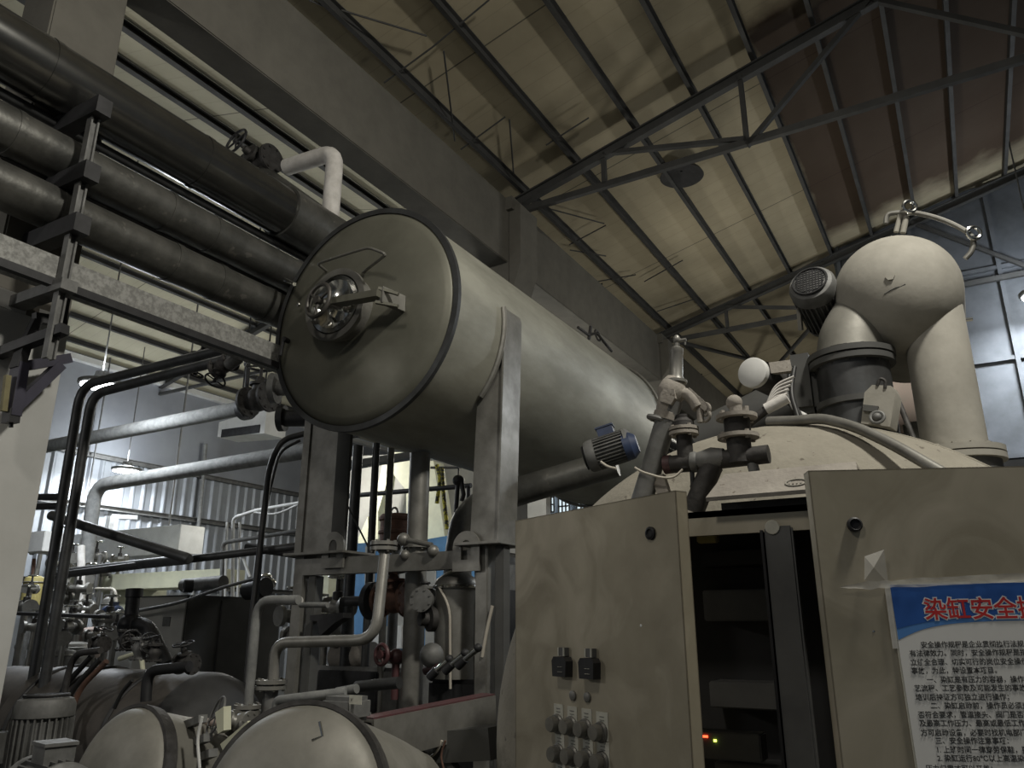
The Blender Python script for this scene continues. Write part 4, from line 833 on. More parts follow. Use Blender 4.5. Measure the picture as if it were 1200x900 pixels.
quad('cream_upright', 'cream', 'cream slanted plate between the thin risers', 'upright', [(448, 545), (455, 545), (452, 570), (443, 600), (443, 720), (438, 720), (438, 590)], 13.8, .3)
quad('cream_upright', 'cream', 'cream lower plate between the dark risers', 'upright', [(431, 605), (432, 625), (428, 720), (420, 720), (420, 630)], 13.8, .3)
quad('cream_upright', 'cream', 'narrow cream post behind the left stand post', 'upright', [(378, 668), (386, 668), (384, 700), (376, 702)], 11.0, .2)
quad('grey_wall_panel', 'boxlight', 'pale grey far wall panel seen under the tank', 'panel', [(405, 535), (640, 525), (640, 690), (405, 690)], 14.5, .2)
o = pipe('far_rail', 'black horizontal rail crossing behind the risers under the tank', [P(400, 582, Y=9), P(552, 569, Y=9)], .035, 'black', cat='rail')
for x_, y_ in ((407, 581), (549, 569)):
    q = P(x_, y_, Y=9); MB().cyl((q.x, q.y, 0), q, .03, n=10).build('post', 'black', o)
pipe('far_rail', 'thin grey rail high under the tank belly', [P(505, 548, Y=10), P(540, 548, Y=10)], .02, 'mgrey', cat='rail')
quad('dark_beam', 'boxdark', 'dark horizontal beam right under the tank belly', 'beam', [(402, 541), (480, 529), (480, 536), (402, 549)], 10.5, .2)
m = MB(); m.tube([P(512, 545, Y=10), P(516, 560, Y=10), P(512, 590, Y=10)], .035, .2); tag(m.build('taped_chain', 'chain'), 'yellow striped chain hanging right of the drain pipe, left strand', 'chain')
m = MB(); m.tube([P(518, 548, Y=10), P(520, 580, Y=10), P(524, 620, Y=10)], .035, .2); tag(m.build('taped_chain', 'chain'), 'yellow striped chain hanging right of the drain pipe, right strand', 'chain')
q = P(537, 563, Y=8.5); t = thing('chain_hook', 'black hoist hook block hanging from a wire under the tank', 'hook', q)
MB().cyl(q, V((q.x, q.y, rzl(q.x)+.1)), .01, n=8).build('wire', 'black', t); MB().ball(q, .08, (1, 1, .9)).build('hook_block', 'black', t); MB().tube([q, q+V((-.02, 0, -.3)), q+V((-.03, 0, -.42))], .03).tube([q+V((.05, 0, 0)), q+V((.09, 0, -.2)), q+V((.06, 0, -.28))], .03).build('strap', 'black', t)
q = P(465, 617, Y=7.5); t = thing('rusty_drum', 'rusty red ribbed drum behind the thin risers, over the cross rail', 'drum', q)
MB().lathe(q-V((0, 0, .22)), (0, 0, 1), [(0, 0), (.2, 0), (.2, .12), (.22, .13), (.22, .16), (.2, .17), (.2, .28), (.22, .29), (.22, .32), (.19, .36), (0, .36)], 28).build('drum_body', 'rust', t)
MB().cyl((q.x, q.y, 0), q-V((0, 0, .22)), .06, n=12).build('pedestal', 'mgrey', t)
MB().torus(q+V((-.05, 0, .18)), (0, 1, 0), .05, .014).build('lifting_ring', 'steel', t)
quad('panel_box', 'boxlight', 'pale rounded casing behind the elbow pipe and right leg', 'casing', [(556, 602), (575, 596), (580, 645), (560, 645)], 6.6, .5)
quad('panel_box', 'mgrey', 'grey slatted casing between elbow pipe and right post', 'casing', [(556, 650), (580, 650), (580, 705), (556, 705)], 6.8, .5)
pipe('thin_tube', 'thin cable slanting beside the left dark riser', [P(406, 590, Y=5.3), P(435, 648, Y=5.3)], .008, 'mgrey', cat='cable')
# ================================================================ CONTROL CABINET
Z1 = 1.95; Zb = .12
Yc = 2.44
t = thing('control_cabinet', 'stainless control cabinet with open dark interior between two swung doors', 'cabinet', (-.3, Yc, 0))
X0, X1 = -1.36, .80
m = MB()
m.box((X0, Yc, Zb), (X0+.03, Yc+.42, Z1)); m.box((X1-.03, Yc, Zb), (X1, Yc+.42, Z1)); m.box((X0, Yc, Z1-.02), (X1, Yc+.42, Z1)); m.box((X0, Yc+.40, Zb), (X1, Yc+.42, Z1)); m.box((X0, Yc, Zb), (X1, Yc+.42, Zb+.04))
m.box((X0, Yc, Z1-.075), (X1, Yc+.02, Z1)); m.box((X0, Yc-.004, 0), (X0+.1, Yc+.1, Zb)); m.box((X1-.1, Yc-.004, 0), (X1, Yc+.1, Zb))
m.build('cabinet_shell', 'door', t)
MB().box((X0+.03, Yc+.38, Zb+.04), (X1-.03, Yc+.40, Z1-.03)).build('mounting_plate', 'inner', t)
a = P(892, 610, Y=Yc-.01); b = P(925, 610, Y=Yc-.01)
xs_ = (a.x+.005, b.x+.005)
m = MB(); m.box((xs_[0], Yc-.01, Zb), (xs_[1], Yc+.03, Z1-.06), .006); m.build('centre_strut', 'inner2', t)
MB().box((xs_[0]-.012, Yc-.012, Zb), (xs_[0]-.004, Yc+.02, Z1-.07)).build('strut_seal', 'black', t)
# white paint dab at the strut head
c = P(905, 618, Y=Yc-.012); MB().lathe(c, (0, -1, 0), [(0, 0), (.022, 0), (.020, .002), (0, .003)], 16).build('paint_dab', 'label', t)
for k, (z, h) in enumerate(((1.62, .10), (1.35, .08), (1.05, .14), (1.8, .05))):
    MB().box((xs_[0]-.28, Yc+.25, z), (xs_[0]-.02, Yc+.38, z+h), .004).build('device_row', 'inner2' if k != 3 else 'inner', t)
MB().box((xs_[1]+.02, Yc+.2, .9), (X1-.1, Yc+.38, 1.7), .004).build('device_row', 'inner2', t)
a = P(826, 623, Y=Yc+.1); MB().box((a.x-.03, Yc+.1, a.z-.035), (a.x+.035, Yc+.14, a.z+.008), .004).build('yellow_module', 'ylw', t)
a = P(815, 856, Y=Yc+.12); b = P(893, 890, Y=Yc+.12); MB().box((a.x-.02, Yc+.12, b.z-.01), (b.x, Yc+.2, a.z), .004).build('indicator_module', 'inner2', t)
for (x, y, mt, sx) in ((826, 863, 'ledred', .009), (838, 868, 'ledgrn', .004)):
    c = P(x, y, Y=Yc+.118); MB().box((c.x-sx, Yc+.116, c.z-.003), (c.x+sx, Yc+.12, c.z+.003)).build('indicator_light', mt, t)
a = P(812, 758, Y=Yc-.002); b = P(818, 805, Y=Yc-.002); MB().box((a.x, Yc-.02, b.z), (b.x, Yc+.01, a.z), .004).build('latch_plate', 'steel', t)
# hood
hz0 = P(890, 579, Y=Yc-.06).z
h = thing('rain_hood', 'dusty sloping hood with small oval badge above the dark cabinet opening', 'hood', (-.5, Yc, hz0))
A, B = P(827, 583, Y=Yc-.06), P(1010, 575, Y=Yc-.06); Cc, D = P(990, 542, Y=Yc+.03), P(848, 549, Y=Yc+.03)
B.z = A.z; D.z = Cc.z
m = MB(); m.prism([A, B, V((Cc.x+.03, Cc.y, Cc.z)), D], (0, .004, -.012)); m.prism([D, V((Cc.x+.03, Cc.y, Cc.z)), V((Cc.x+.03, Cc.y+.25, Cc.z-.02)), V((D.x, D.y+.25, D.z-.02))], (0, 0, -.012))
m.build('sloping_sheet', 'dusty', h)
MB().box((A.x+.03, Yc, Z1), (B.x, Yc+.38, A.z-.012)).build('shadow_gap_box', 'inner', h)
nrm = (B-A).cross(D-A).normalized(); nrm = nrm if nrm.y < 0 else -nrm
c = PL(933, 566, A, nrm); xd = (B-A).normalized(); yd = nrm.cross(xd).normalized(); yd = yd if yd.z > 0 else -yd
m = MB(); pts = [c+xd*(.030*cos(2*pi*k/32))+yd*(.016*sin(2*pi*k/32))+nrm*.002 for k in range(33)]; m.tube(pts, .0026, n=6, caps=False); bd = m.build('oval_badge', 'head', h)
m = MB()
for k in range(4): m.obox(c+xd*(-.019+k*.011)-yd*.006+nrm*.002, c+xd*(-.019+k*.011)+yd*.006+nrm*.002, .004, .002, nrm)
m.build('badge_relief', 'dusty', bd)
# ---- left door
def door_part(pL, pR, z0, z1, th, lab, name='cabinet_door'):
    pL, pR = V((*pL, 0)), V((*pR, 0)); xd = (pR-pL).normalized(); n = V((xd.y, -xd.x, 0)); n = n if n.dot(V((0, -1, 0))) > 0 else -n
    t = thing(name, lab, 'door', (pL+pR)/2+V((0, 0, z0)))
    m = MB(); m.prism([pL+V((0, 0, z0)), pR+V((0, 0, z0)), pR+V((0, 0, z1)), pL+V((0, 0, z1))], -n*.003)
    for a, b in ((pL+V((0, 0, z0)), pL+V((0, 0, z1))), (pR+V((0, 0, z0)), pR+V((0, 0, z1)))):
        s = xd*(.0015 if a.xy == pL.xy else -.0015); m.prism([a, b, b-n*th, a-n*th], s*2)
        m.prism([a-n*th, b-n*th, b-n*th+s*18, a-n*th+s*18], n*.003)
    for z in (z0, z1): m.prism([pL+V((0, 0, z)), pR+V((0, 0, z)), pR+V((0, 0, z))-n*th, pL+V((0, 0, z))-n*th], V((0, 0, .003 if z == z0 else -.003)))
    m.build('door_panel', 'door', t); return t, pL+V((0, 0, z1)), xd, n
dl, o_, dx, dn = door_part((-1.335, 2.335), (-.655, 2.01), Zb, Z1, .042, 'smeared stainless left cabinet door with padlock blocks and round buttons')
def D1(x, y, off=.0): return PL(x, y, o_+dn*off, dn)
Zu = V((0, 0, 1))
c = D1(763, 625); MB().lathe(c, dn, [(0, 0), (.018, 0), (.018, .006), (.012, .009), (.009, .004), (0, .004)], 20).build('key_lock', 'black', dl)
for k, (x, y) in enumerate(((663, 776), (695, 778))):
    c = D1(x, y); m = MB()
    sw = thing('padlock_block', ['left', 'right'][k]+' black padlock-shaped switch on the left cabinet door', 'switch', c)
    sw.parent = dl; sw.location = c-org(dl); del sw['category']; del sw['label']
    pts = [(-.031, -.036), (.031, -.036), (.034, .008), (.025, .02), (-.025, .02), (-.034, .008)]
    m = MB(); m.prism([c+dx*a+Zu*(b-.004) for a, b in pts], dn*.028); m.build('lock_body', 'black', sw)
    m = MB(); m.prism([c+dx*a+Zu*(b+.0) for a, b in ((-.017, .018), (.017, .018), (.017, .042), (-.017, .042))], dn*.016); m.build('lock_shoulder', 'mgrey', sw)
    m = MB()
    for s in (-.013, .013): m.obox(c+dx*s+Zu*.018+dn*.016, c+dx*s+Zu*.042+dn*.016, .005, .006, dn)
    for i in range(2):
        for j in range(2): m.obox(c+dx*(-.002+i*.012)+Zu*(-.012-j*.014)+dn*.0285, c+dx*(.006+i*.012)+Zu*(-.012-j*.014)+dn*.0285, .001, .006, dn)
    m.build('lock_marks', 'label', sw)
for x, y in ((672, 815), (689, 817)):
    c = D1(x, y); MB().lathe(c, dn, [(0, 0), (.014, 0), (.014, .005), (.011, .007), (0, .007)], 20).build('blank_plug', 'steel', dl)
c = D1(645+106, 733); MB().lathe(c, dn, [(0, 0), (.004, 0), (0, .002)], 8).build('scratch_dot', 'wht', dl)
xs4 = [(655, 833), (671, 836), (688, 839), (706, 843)]
rows = [(0, 0), (1.5, 35), (2.5, 69)]
for ri, (ox, oy) in enumerate(rows):
    for k, (x, y) in enumerate(xs4):
        if ri == 2 and k > 1 and False: continue
        c = D1(x+ox, y+oy*1.0); w_ = .0125 if k < 3 else .014
        if ri == 2: c = D1(x+ox, y+oy)
        m = MB(); m.prism([c+dx*a+Zu*b for a, b in ((-w_*1.75, .019), (w_*1.75, .019), (w_*1.75, -.055), (-w_*1.75, -.047))], dn*.002); pl = m.build('name_label', 'label', dl)
        m = MB()
        for j in range(2):
            for i in range(4): m.obox(c+dx*(-.009+i*.0048)+Zu*(.007-j*.009)+dn*.0021, c+dx*(-.0058+i*.0048)+Zu*(.007-j*.009)+dn*.0021, .0008, .0045, dn)
        m.build('label_print', 'ink', pl)
        c2 = D1(x+ox-1, y+oy+15)
        m = MB(); m.lathe(c2, dn, [(0, .001), (.028, .001), (.028, .006), (.025, .010), (.025, .013), (0, .013)], 24); bz = m.build('button_collar', 'steel', dl)
        MB().lathe(c2, dn, [(.021, .01), (.0225, .028), (.0195, .034), (0, .036)], 24).build('button_cap', 'knob', bz)
# ---- right door with sign
dr, o2, rx, rn = door_part((-.305, 1.955), (.78, 2.425), Zb, Z1+.01, .045, 'stainless right cabinet door carrying the blue and white safety notice')
def D2(x, y, off=.0): return PL(x, y, o2+rn*off, rn)
c = D2(1001, 615); MB().lathe(c, rn, [(0, 0), (.017, 0), (.017, .008), (.013, .012), (.009, .006), (0, .006)], 20).build('key_lock', 'black', dr)
c = D2(1024, 740); MB().lathe(c, rn, [(0, 0), (.003, 0), (0, .0015)], 8).build('screw_dot', 'chrome', dr)
sg = thing('safety_notice', 'laminated notice with blue header and red Chinese title taped on the right door', 'sign', D2(1042, 900, .004))
TLc = D2(1042, 685, .004); H_ = (D2(1042, 685, .004)-D2(1068, 900, .004))
up2 = Zu.copy()
W_ = .62; bl = TLc-up2*.80
# the sheet leans a little: measure its left edge on the door
q0, q1 = D2(1042, 685, .004), D2(1069, 898, .004); dn_ = (q1-q0).normalized(); sx_ = rn.cross(dn_).normalized()
if sx_.dot(rx) < 0: sx_ = -sx_
sx_ = (D2(1200, 682, .004)-q0).normalized(); sy_ = sx_.cross(rn).normalized(); sy_ = sy_ if sy_.z > 0 else -sy_
dn_ = -sy_
def SQ(u, v, off=0): return q0+sx_*u+dn_*v+rn*off
m = MB(); m.prism([SQ(-.004, -.004), SQ(W_, -.004), SQ(W_, .82), SQ(-.004, .82)], -rn*.002); m.build('border', 'label', sg)
m = MB(); m.prism([SQ(0, 0, .0004), SQ(W_, 0, .0004), SQ(W_, .80, .0004), SQ(0, .80, .0004)], -rn*.0004); m.build('sheet', 'paper', sg)
def uv(px, py): p = D2(px, py, .004)-q0; return p.dot(sx_), p.dot(dn_)
def blue(pts, off, mat, nm):
    m = MB(); top = [m.bm.verts.new(SQ(u, .001, off)) for u, v in pts]; bot = [m.bm.verts.new(SQ(u, v, off)) for u, v in pts]
    for i in range(len(pts)-1): m.face([top[i], top[i+1], bot[i+1], bot[i]])
    m.build(nm, mat, sg)
def curve(ps, n=20):
    us = [uv(*p) for p in ps]; us[0] = (0.001, us[0][1]); out = []
    for i in range(n+1):
        t = i/n*(len(us)-1); k = min(int(t), len(us)-2); f = t-k
        p0, p1, p2, p3 = us[max(k-1, 0)], us[k], us[k+1], us[min(k+2, len(us)-1)]
        out.append(tuple(.5*(2*p1[j]+(p2[j]-p0[j])*f+(2*p0[j]-5*p1[j]+4*p2[j]-p3[j])*f*f+(3*p1[j]-p0[j]-3*p2[j]+p3[j])*f**3) for j in (0, 1)))
    return out
c1 = curve([(1049, 750), (1080, 738), (1115, 731), (1160, 728), (1200, 727)]); e = c1[-1]; c1.append((W_, e[1]+.004))
c0 = curve([(1047, 737), (1085, 729), (1130, 724), (1165, 720), (1200, 716)]); c0.append((W_, c0[-1][1]-.006))
blue(c1, .0008, 'signblue2', 'header_band'); blue(c0, .0011, 'signblue', 'header')
def line(s, px, py, px2, name, mat='ink', pitchscale=1.0, off=.0012, bold=.0):
    """one row of print: first glyph's lower left at (px,py), last visible glyph ends at px2"""
    u, v = uv(px, py); u2, _ = uv(px2[0], px2[1]); n = px2[2]; size = (u2-u)/n
    text(s, SQ(u, v, off), sx_, -dn_, size*pitchscale, mat, name, sg, ext=.0002, bold=bold)
u0, v0 = uv(1084, 724); ue, _ = uv(1195, 718); ts = (ue-u0)/4.0
text('染缸安全操作规程', SQ(u0, v0, .0013), sx_, -dn_, ts*.98, 'wht', 'title_outline', sg, ext=.0001, bold=.0030)
text('染缸安全操作规程', SQ(u0, v0, .0016), sx_, -dn_, ts*.98, 'red', 'title', sg, ext=.0001, bold=.0007)
rowsT = [('安全操作规程是企业贯彻执行法规，具', 1079, 758), ('有法律效力。同时，安全操作规程是指', 1066, 768), ('立健全合理、切实可行的岗位安全操作', 1067, 778.5), ('事故，为此，特设置本项目。', 1068, 788.5),
 ('一、染缸是有压力的容器，操作人员', 1086, 799), ('艺流程、工艺参数及可能发生的事故，', 1071.5, 809), ('培训后持证方可独立进行操作；', 1073, 819.5), ('二、染缸启动前，操作员必须查看', 1090.5, 829.5), ('否符合要求，管道接头、阀门是否正', 1076, 840), ('及最高工作压力、最高或最低工作温', 1077.5, 850),
 ('方可启动设备，必要时找机电部门检', 1079, 861), ('三、安全操作注意事项：', 1096, 870.5), ('1. 上班时间一律穿劳保鞋，要', 1097, 881), ('2. 染缸运行80℃以上高温染', 1098.5, 891), ('压力归零才可以开盖；', 1085, 903)]
ub, vb = uv(1079, 758); ur, _ = uv(1193, 752); bs = (ur-ub)/14.1
for i, (s, x, y) in enumerate(rowsT):
    u, v = uv(x, y+.5); text(s[:18], SQ(u, v, .0012), sx_, -dn_, bs*.99, 'ink', 'text_row', sg, ext=.0001, bold=.0002)
# tape
tp = thing('clear_tape', 'crumpled clear adhesive tape along the top of the notice', 'tape', D2(1040, 680, .006))
a, b = D2(985, 688, .0075), D2(1215, 676, .0075)
random.seed(3)
m = MB(); n = 26; prev = None
for i in range(n+1):
    f = i/n; p = a+(b-a)*f; h1 = .010+random.uniform(-.003, .003)*(1 if i < 12 else .3); wv = random.uniform(0, .004)
    if i < 3: h1 *= (i+.3)/3
    cur = [m.bm.verts.new(p+Zu*h1+rn*wv), m.bm.verts.new(p+rn*random.uniform(0, .003)), m.bm.verts.new(p-Zu*h1*.8+rn*wv)]
    if prev:
        for j in range(2): m.face([prev[j], cur[j], cur[j+1], prev[j+1]])
    prev = cur
m.build('tape_strip', 'tape', tp, ang=180)
m = MB(); P4 = [D2(1013, 652, .006), D2(1036, 644, .016), D2(1041, 684, .006), D2(1013, 680, .012), D2(1024, 665, .02)]
vs = [m.bm.verts.new(p) for p in P4]
for i in range(4): m.face([vs[i], vs[(i+1) % 4], vs[4]])
m.build('tape_flap', 'tape', tp, ang=5)
m = MB(); a, b = D2(1036, 684, .006), D2(1046, 760, .006); m.prism([a, a+rx*.012, b+rx*.012, b], rn*.0005); m.build('tape_strip', 'tape', tp)
# ================================================================ DYEING VESSEL
VX, VZ, VR = -.76, 1.04, 1.50
VY = 3.85
t = thing('dyeing_vessel', 'huge dust-covered round vessel rising behind the control cabinet', 'vessel', (VX, VY, VZ-VR+.46))
prof = [(0, -.70)]+[(VR*sin(radians(a_)), -.70*cos(radians(a_))) for a_ in range(5, 91, 5)]+[(VR, 3.6), (VR*.8, 3.95), (0, 4.2)]
MB().lathe((VX, VY, VZ), (0, 1, 0), prof, 112).build('vessel_shell', 'dome', t, ang=60)
m = MB(); m.torus((VX, VY+.02, VZ), (0, 1, 0), VR+.003, .012, 96); m.build('weld_ring', 'dome', t)
def dome_pt(px, py, off=.0):
    d = ray(px, py).normalized(); s_ = 1.5
    while s_ < 9:
        q = CAM+d*s_; e = ((q.x-VX)**2+(q.z-VZ)**2)/VR**2+(min(q.y-VY, 0)/.7)**2
        if e < 1: return q-d*off
        s_ += .01
    return P(px, py, Y=VY)-d*off
MB().box((VX-.9, VY+.2, 0), (VX-.6, VY+2.5, .35), .02).build('saddle', 'mgrey', t); MB().box((VX+.6, VY+.2, 0), (VX+.9, VY+2.5, .35), .02).build('saddle', 'mgrey', t)
# shiny hose lying over the shoulder
pts = [P(900, 494, Y=3.75), P(935, 493, Y=3.7), P(962, 490, Y=3.68), P(1000, 499, Y=3.6), P(1045, 520, Y=3.5), P(1085, 543, Y=3.42), P(1125, 566, Y=3.35)]
pipe('shoulder_tube', 'shiny steel tube curving over the right shoulder of the dusty vessel', pts, .024, 'steel', .12)
# head vessel: horizontal drum on two vertical legs
HY = 4.35
hc = P(1051, 345, Y=HY); hr = .315
t = thing('head_vessel', 'grey round-ended drum on two upright legs above the dusty vessel', 'vessel', (hc.x, HY, 2.3))
dm = MB(); dm.lathe((hc.x, HY, hc.z), (0, -1, 0), [(hr, -.55), (hr, 0)]+[(hr*cos(radians(a_)), .30*sin(radians(a_))) for a_ in range(6, 91, 6)], 72).lathe((hc.x, HY+.57, hc.z), (0, 1, 0), [(hr, 0), (hr*.9, .1), (hr*.5, .18), (0, .2)], 72)
for v_ in dm.bm.verts:
    dz = v_.co.z-hc.z; v_.co.z = hc.z+dz*(1.08 if dz < 0 else 1.0)
dm.build('drum', 'head', t, ang=60)
fb = P(1130, 531, Y=HY); rl = P(1123, 450, Y=HY).x; 
lx_ = (P(1062, 440, Y=HY).x+P(1147, 440, Y=HY).x)/2; lx_ = P(1106, 450, Y=HY).x; rr = .147
MB().lathe((lx_, HY, fb.z), (0, 0, 1), [(rr, 0), (rr, hc.z-fb.z-.1), (rr*.8, hc.z-fb.z-.03), (0, hc.z-fb.z)], 48).build('leg', 'head', t)
MB().flange((lx_, HY, fb.z+.0), (0, 0, 1), .215, .028, 14, .013, 48).flange((lx_, HY, fb.z-.035), (0, 0, 1), .215, .028, 14, .013, 48).build('flange', 'head', t)
MB().cyl((lx_, HY, fb.z-.35), (lx_, HY, fb.z-.03), .19, n=40).build('neck', 'mgrey', t)
gx = P(997, 420, Y=HY-.1); wr_ = .18
MB().tube([(gx.x, HY-.1, gx.z), (gx.x+.01, HY-.08, gx.z+.10), hc+V((-.13, .02, -.02)), hc+V((-.08, .03, .03))], .168, .12, 40).build('leg', 'vdark', t)  # left leg's shade and dirt are put into a darker paint
MB().flange((gx.x, HY-.1, gx.z), (0, 0, 1), wr_*1.2, .03, 14, .012, 48).flange((gx.x, HY-.1, gx.z-.038), (0, 0, 1), wr_*1.17, .03, 14, .012, 48).build('flange', 'boxdark', t)
bz_ = P(985, 488, Y=HY).z
MB().cyl((gx.x, HY-.1, bz_-.25), (gx.x, HY-.1, gx.z-.03), wr_*1.0, n=48).build('dark_neck', 'darkpipe', t)
MB().flange((gx.x, HY-.1, bz_+.02), (0, 0, 1), wr_*1.1, .03, 12, .012, 48).build('flange', 'boxdark', t)
def SPH(px, py, off=0):
    d = ray(px, py).normalized(); s_ = 3.0
    while s_ < 6:
        q = CAM+d*s_
        if ((q.x-hc.x)/hr)**2+((q.z-hc.z)/(hr*(1.08 if q.z < hc.z else 1)))**2+((q.y-HY)/.30)**2 < 1: break
        s_ += .003
    return CAM+d*(s_-off)
c = SPH(1043, 324); MB().lathe(c, (0, -1, 0), [(0, -.02), (.023, -.02), (.023, .008), (0, .008)], 6).build('plug_bolt', 'head', t)
m = MB(); m.tube([SPH(1061, 333), SPH(1055, 336), SPH(1050, 337), SPH(1044, 340), SPH(1036, 345)], .003, n=6); m.build('scratch_mark', 'boxdark', t)
# eye bolts and arc bar above the head vessel
t = thing('davit_arc', 'bent steel lifting arc with two ring bolts above the head vessel', 'davit', P(1060, 262, Y=HY))
Y_ = HY+.05
m = MB(); m.tube([P(1038, 262, Y=Y_), P(1039, 251, Y=Y_), P(1052, 249, Y=Y_), P(1072, 249, Y=Y_), P(1098, 255, Y=Y_), P(1120, 264, Y=Y_), P(1137, 274, Y=Y_), P(1142, 284, Y=Y_), P(1138, 296, Y=Y_), P(1131, 303, Y=Y_)], .014, .08, 10); m.build('arc_bar', 'steel', t)
for x, y in ((1066, 242), (1141, 273)): MB().torus(P(x, y, Y=Y_-.02), (.5, -1, 0), .034, .010, 24).cyl(P(x, y+4, Y=Y_), P(x, y+9, Y=Y_), .016, n=10).build('eye_ring', 'chrome', t)
MB().tube([P(1050, 272, Y=Y_), P(1055, 252, Y=Y_)], .014).tube([P(1058, 273, Y=Y_), P(1062, 254, Y=Y_)], .016).build('upright', 'head', t)
pipe('side_cock', 'tiny shiny cock on the right side of the head vessel leg', [P(1128, 375, Y=HY), P(1140, 374, Y=HY)], .01, 'chrome', cat='cock')
pipe('far_pipe', 'horizontal pipe end at the right edge behind the right door', [P(1172, 572, Y=4.0), P(1215, 566, Y=4.0)], .035, 'head')
tag(MB().lathe(P(1122, 566, Y=4.0), (0, 0, 1), [(0, -.05), (.13, -.05), (.11, 0), (.06, .02), (0, .03)], 24).build('cap_lid', 'dusty'), 'small dusty domed cap in front of the right flange', 'cap')
# motor beside the head vessel
q = P(957, 342, Y=HY-.1)
motor(q+V((0, .12, -.03)), V((.1, 1, -.35)), .125, .42, 'grey motor with slotted round cover left of the head vessel', 'mgrey', up=(0, 0, 1))
pa = MB(); pa.obox(q+V((-.11, .06, -.02)), q+V((-.12, .10, -.17)), .02, .06, (0, 1, 0)); pa.obox(q+V((.12, .03, -.06)), q+V((.12, .06, -.22)), .02, .09, (0, 1, 0)); pa.obox(q+V((-.02, .22, -.20)), q+V((.30, .26, -.20)), .16, .03)
tag(pa.build('motor_cradle', 'head'), 'dusty cradle plates holding the motor beside the head vessel', 'cradle')
# capped pipe and wires at left of the dark neck
q = P(885, 438, Y=4.0)
t = thing('capped_pipe', 'pipe with pale round end cap facing front, left of the dark neck', 'pipe', q)
MB().lathe(q, (-.25, -1, 0), [(0, .04), (.072, .04), (.08, .035), (.08, 0), (.0, 0)], 36).build('end_cap', 'white', t)
MB().tube([q, q+V((.12, .35, -.03)), q+V((.34, .9, -.10))], .075).build('pipe_body', 'cast', t)
MB().obox(q+V((.07, .02, .02)), q+V((.17, .06, .03)), .04, .06).build('side_lug', 'dusty', t)
m = MB()
q = P(893, 482, Y=3.75); e = P(923, 466, Y=3.75)
t = thing('cable_gland', 'pale hose end with a bundle of loose white wires, right of the ball valve', 'cable', q)
MB().tube([q-V((.10, 0, .07)), q+(e-q)*.3], .022).build('sleeve', 'cast', t); MB().tube([q+(e-q)*.15, e+V((.02, 0, .03))*0], .028).build('gland', 'whitepipe', t)
m = MB()
for k in range(5): m.tube([q+(e-q)*.2+V((0, 0, .02)), q+(e-q)*.6+V((0, 0, .035+.015*k)), e+V((.01*k, 0, .02+.02*k))], .006, .05, 6)
m.build('wires', 'whitepipe', t)
for k, (a_, b_, c_) in enumerate((((925, 440), (928, 470), (940, 490)), ((931, 430), (926, 460), (936, 492)), ((922, 455), (930, 480), (945, 488)))):
    pipe('loose_cable', ['dark cable left of the dark neck, outer', 'dark cable left of the dark neck, inner', 'pale cable at the foot of the dark neck'][k], [P(*a_, Y=4.0), P(*b_, Y=3.95), P(*c_, Y=3.85)], .012, 'white' if k == 2 else 'blackrub', .1, 'cable')
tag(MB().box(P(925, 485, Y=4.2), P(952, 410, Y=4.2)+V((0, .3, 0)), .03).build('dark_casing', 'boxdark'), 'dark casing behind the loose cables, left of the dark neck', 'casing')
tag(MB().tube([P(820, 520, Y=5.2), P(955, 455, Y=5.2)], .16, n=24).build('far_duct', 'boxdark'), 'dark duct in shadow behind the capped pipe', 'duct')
# junction box between the legs
q = P(1029, 475, Y=4.05)
t = thing('junction_box', 'pale angular junction box hanging between dark neck and right leg', 'box', q)
m = MB(); a = lambda x, y: P(x, y, Y=4.03); m.prism([a(1013, 460), a(1022, 451), a(1044, 452), a(1049, 462), a(1043, 500), a(1009, 496)], (.02, .12, 0)); m.build('box_body', 'head', t)
m = MB(); m.prism([a(1012, 475), a(1030, 477), a(1028, 484), a(1012, 482)], (0, -.02, 0)); m.build('lower_step', 'boxdark', t)
MB().torus(P(1028, 489, Y=4.0), (0, -1, .3), .03, .008).ball(P(1028, 489, Y=4.0), .022).build('round_knob', 'mgrey', t)
MB().tube([a(1028, 452), a(1031, 443), a(1038, 446), a(1037, 455)], .008, .03, 8).build('cable', 'cast', t)
pipe('slanted_rod', 'dark slanted rod right of the junction box', [P(1053, 470, Y=4.2), P(1076, 528, Y=4.0)], .013, 'cast', cat='rod')
for k, (x0, y0, x1, y1, yy, mt, lab) in enumerate(((1045, 424, 1096, 512, 5.6, 'pink', 'faded pinkish drum seen between the two vessel legs'), (1057, 495, 1088, 540, 5.0, 'head', 'pale box low between junction box and right leg'), (1040, 518, 1062, 540, 4.3, 'dusty', 'small dusty block on the vessel shoulder'))):
    p, q = P(x0, y0, Y=yy), P(x1, y1, Y=yy)
    if k == 0:
        c = (p+q)/2; tag(MB().lathe((p.x-.1, yy+.3, c.z), (1, 0, 0), [(0, 0), (abs(p.z-q.z)*.42, 0), (abs(p.z-q.z)*.42, .32), (abs(p.z-q.z)*.3, .40), (0, .43)], 36).build('far_drum', mt), lab, 'drum')
    else: tag(MB().box((p.x, yy, q.z), (q.x, yy+.25, p.z), .012).build('small_box', mt), lab, 'box')
pipe('far_pipe', 'thin horizontal pipe between the vessel legs', [P(1040, 508, Y=4.6), P(1090, 520, Y=4.6)], .02, 'head')
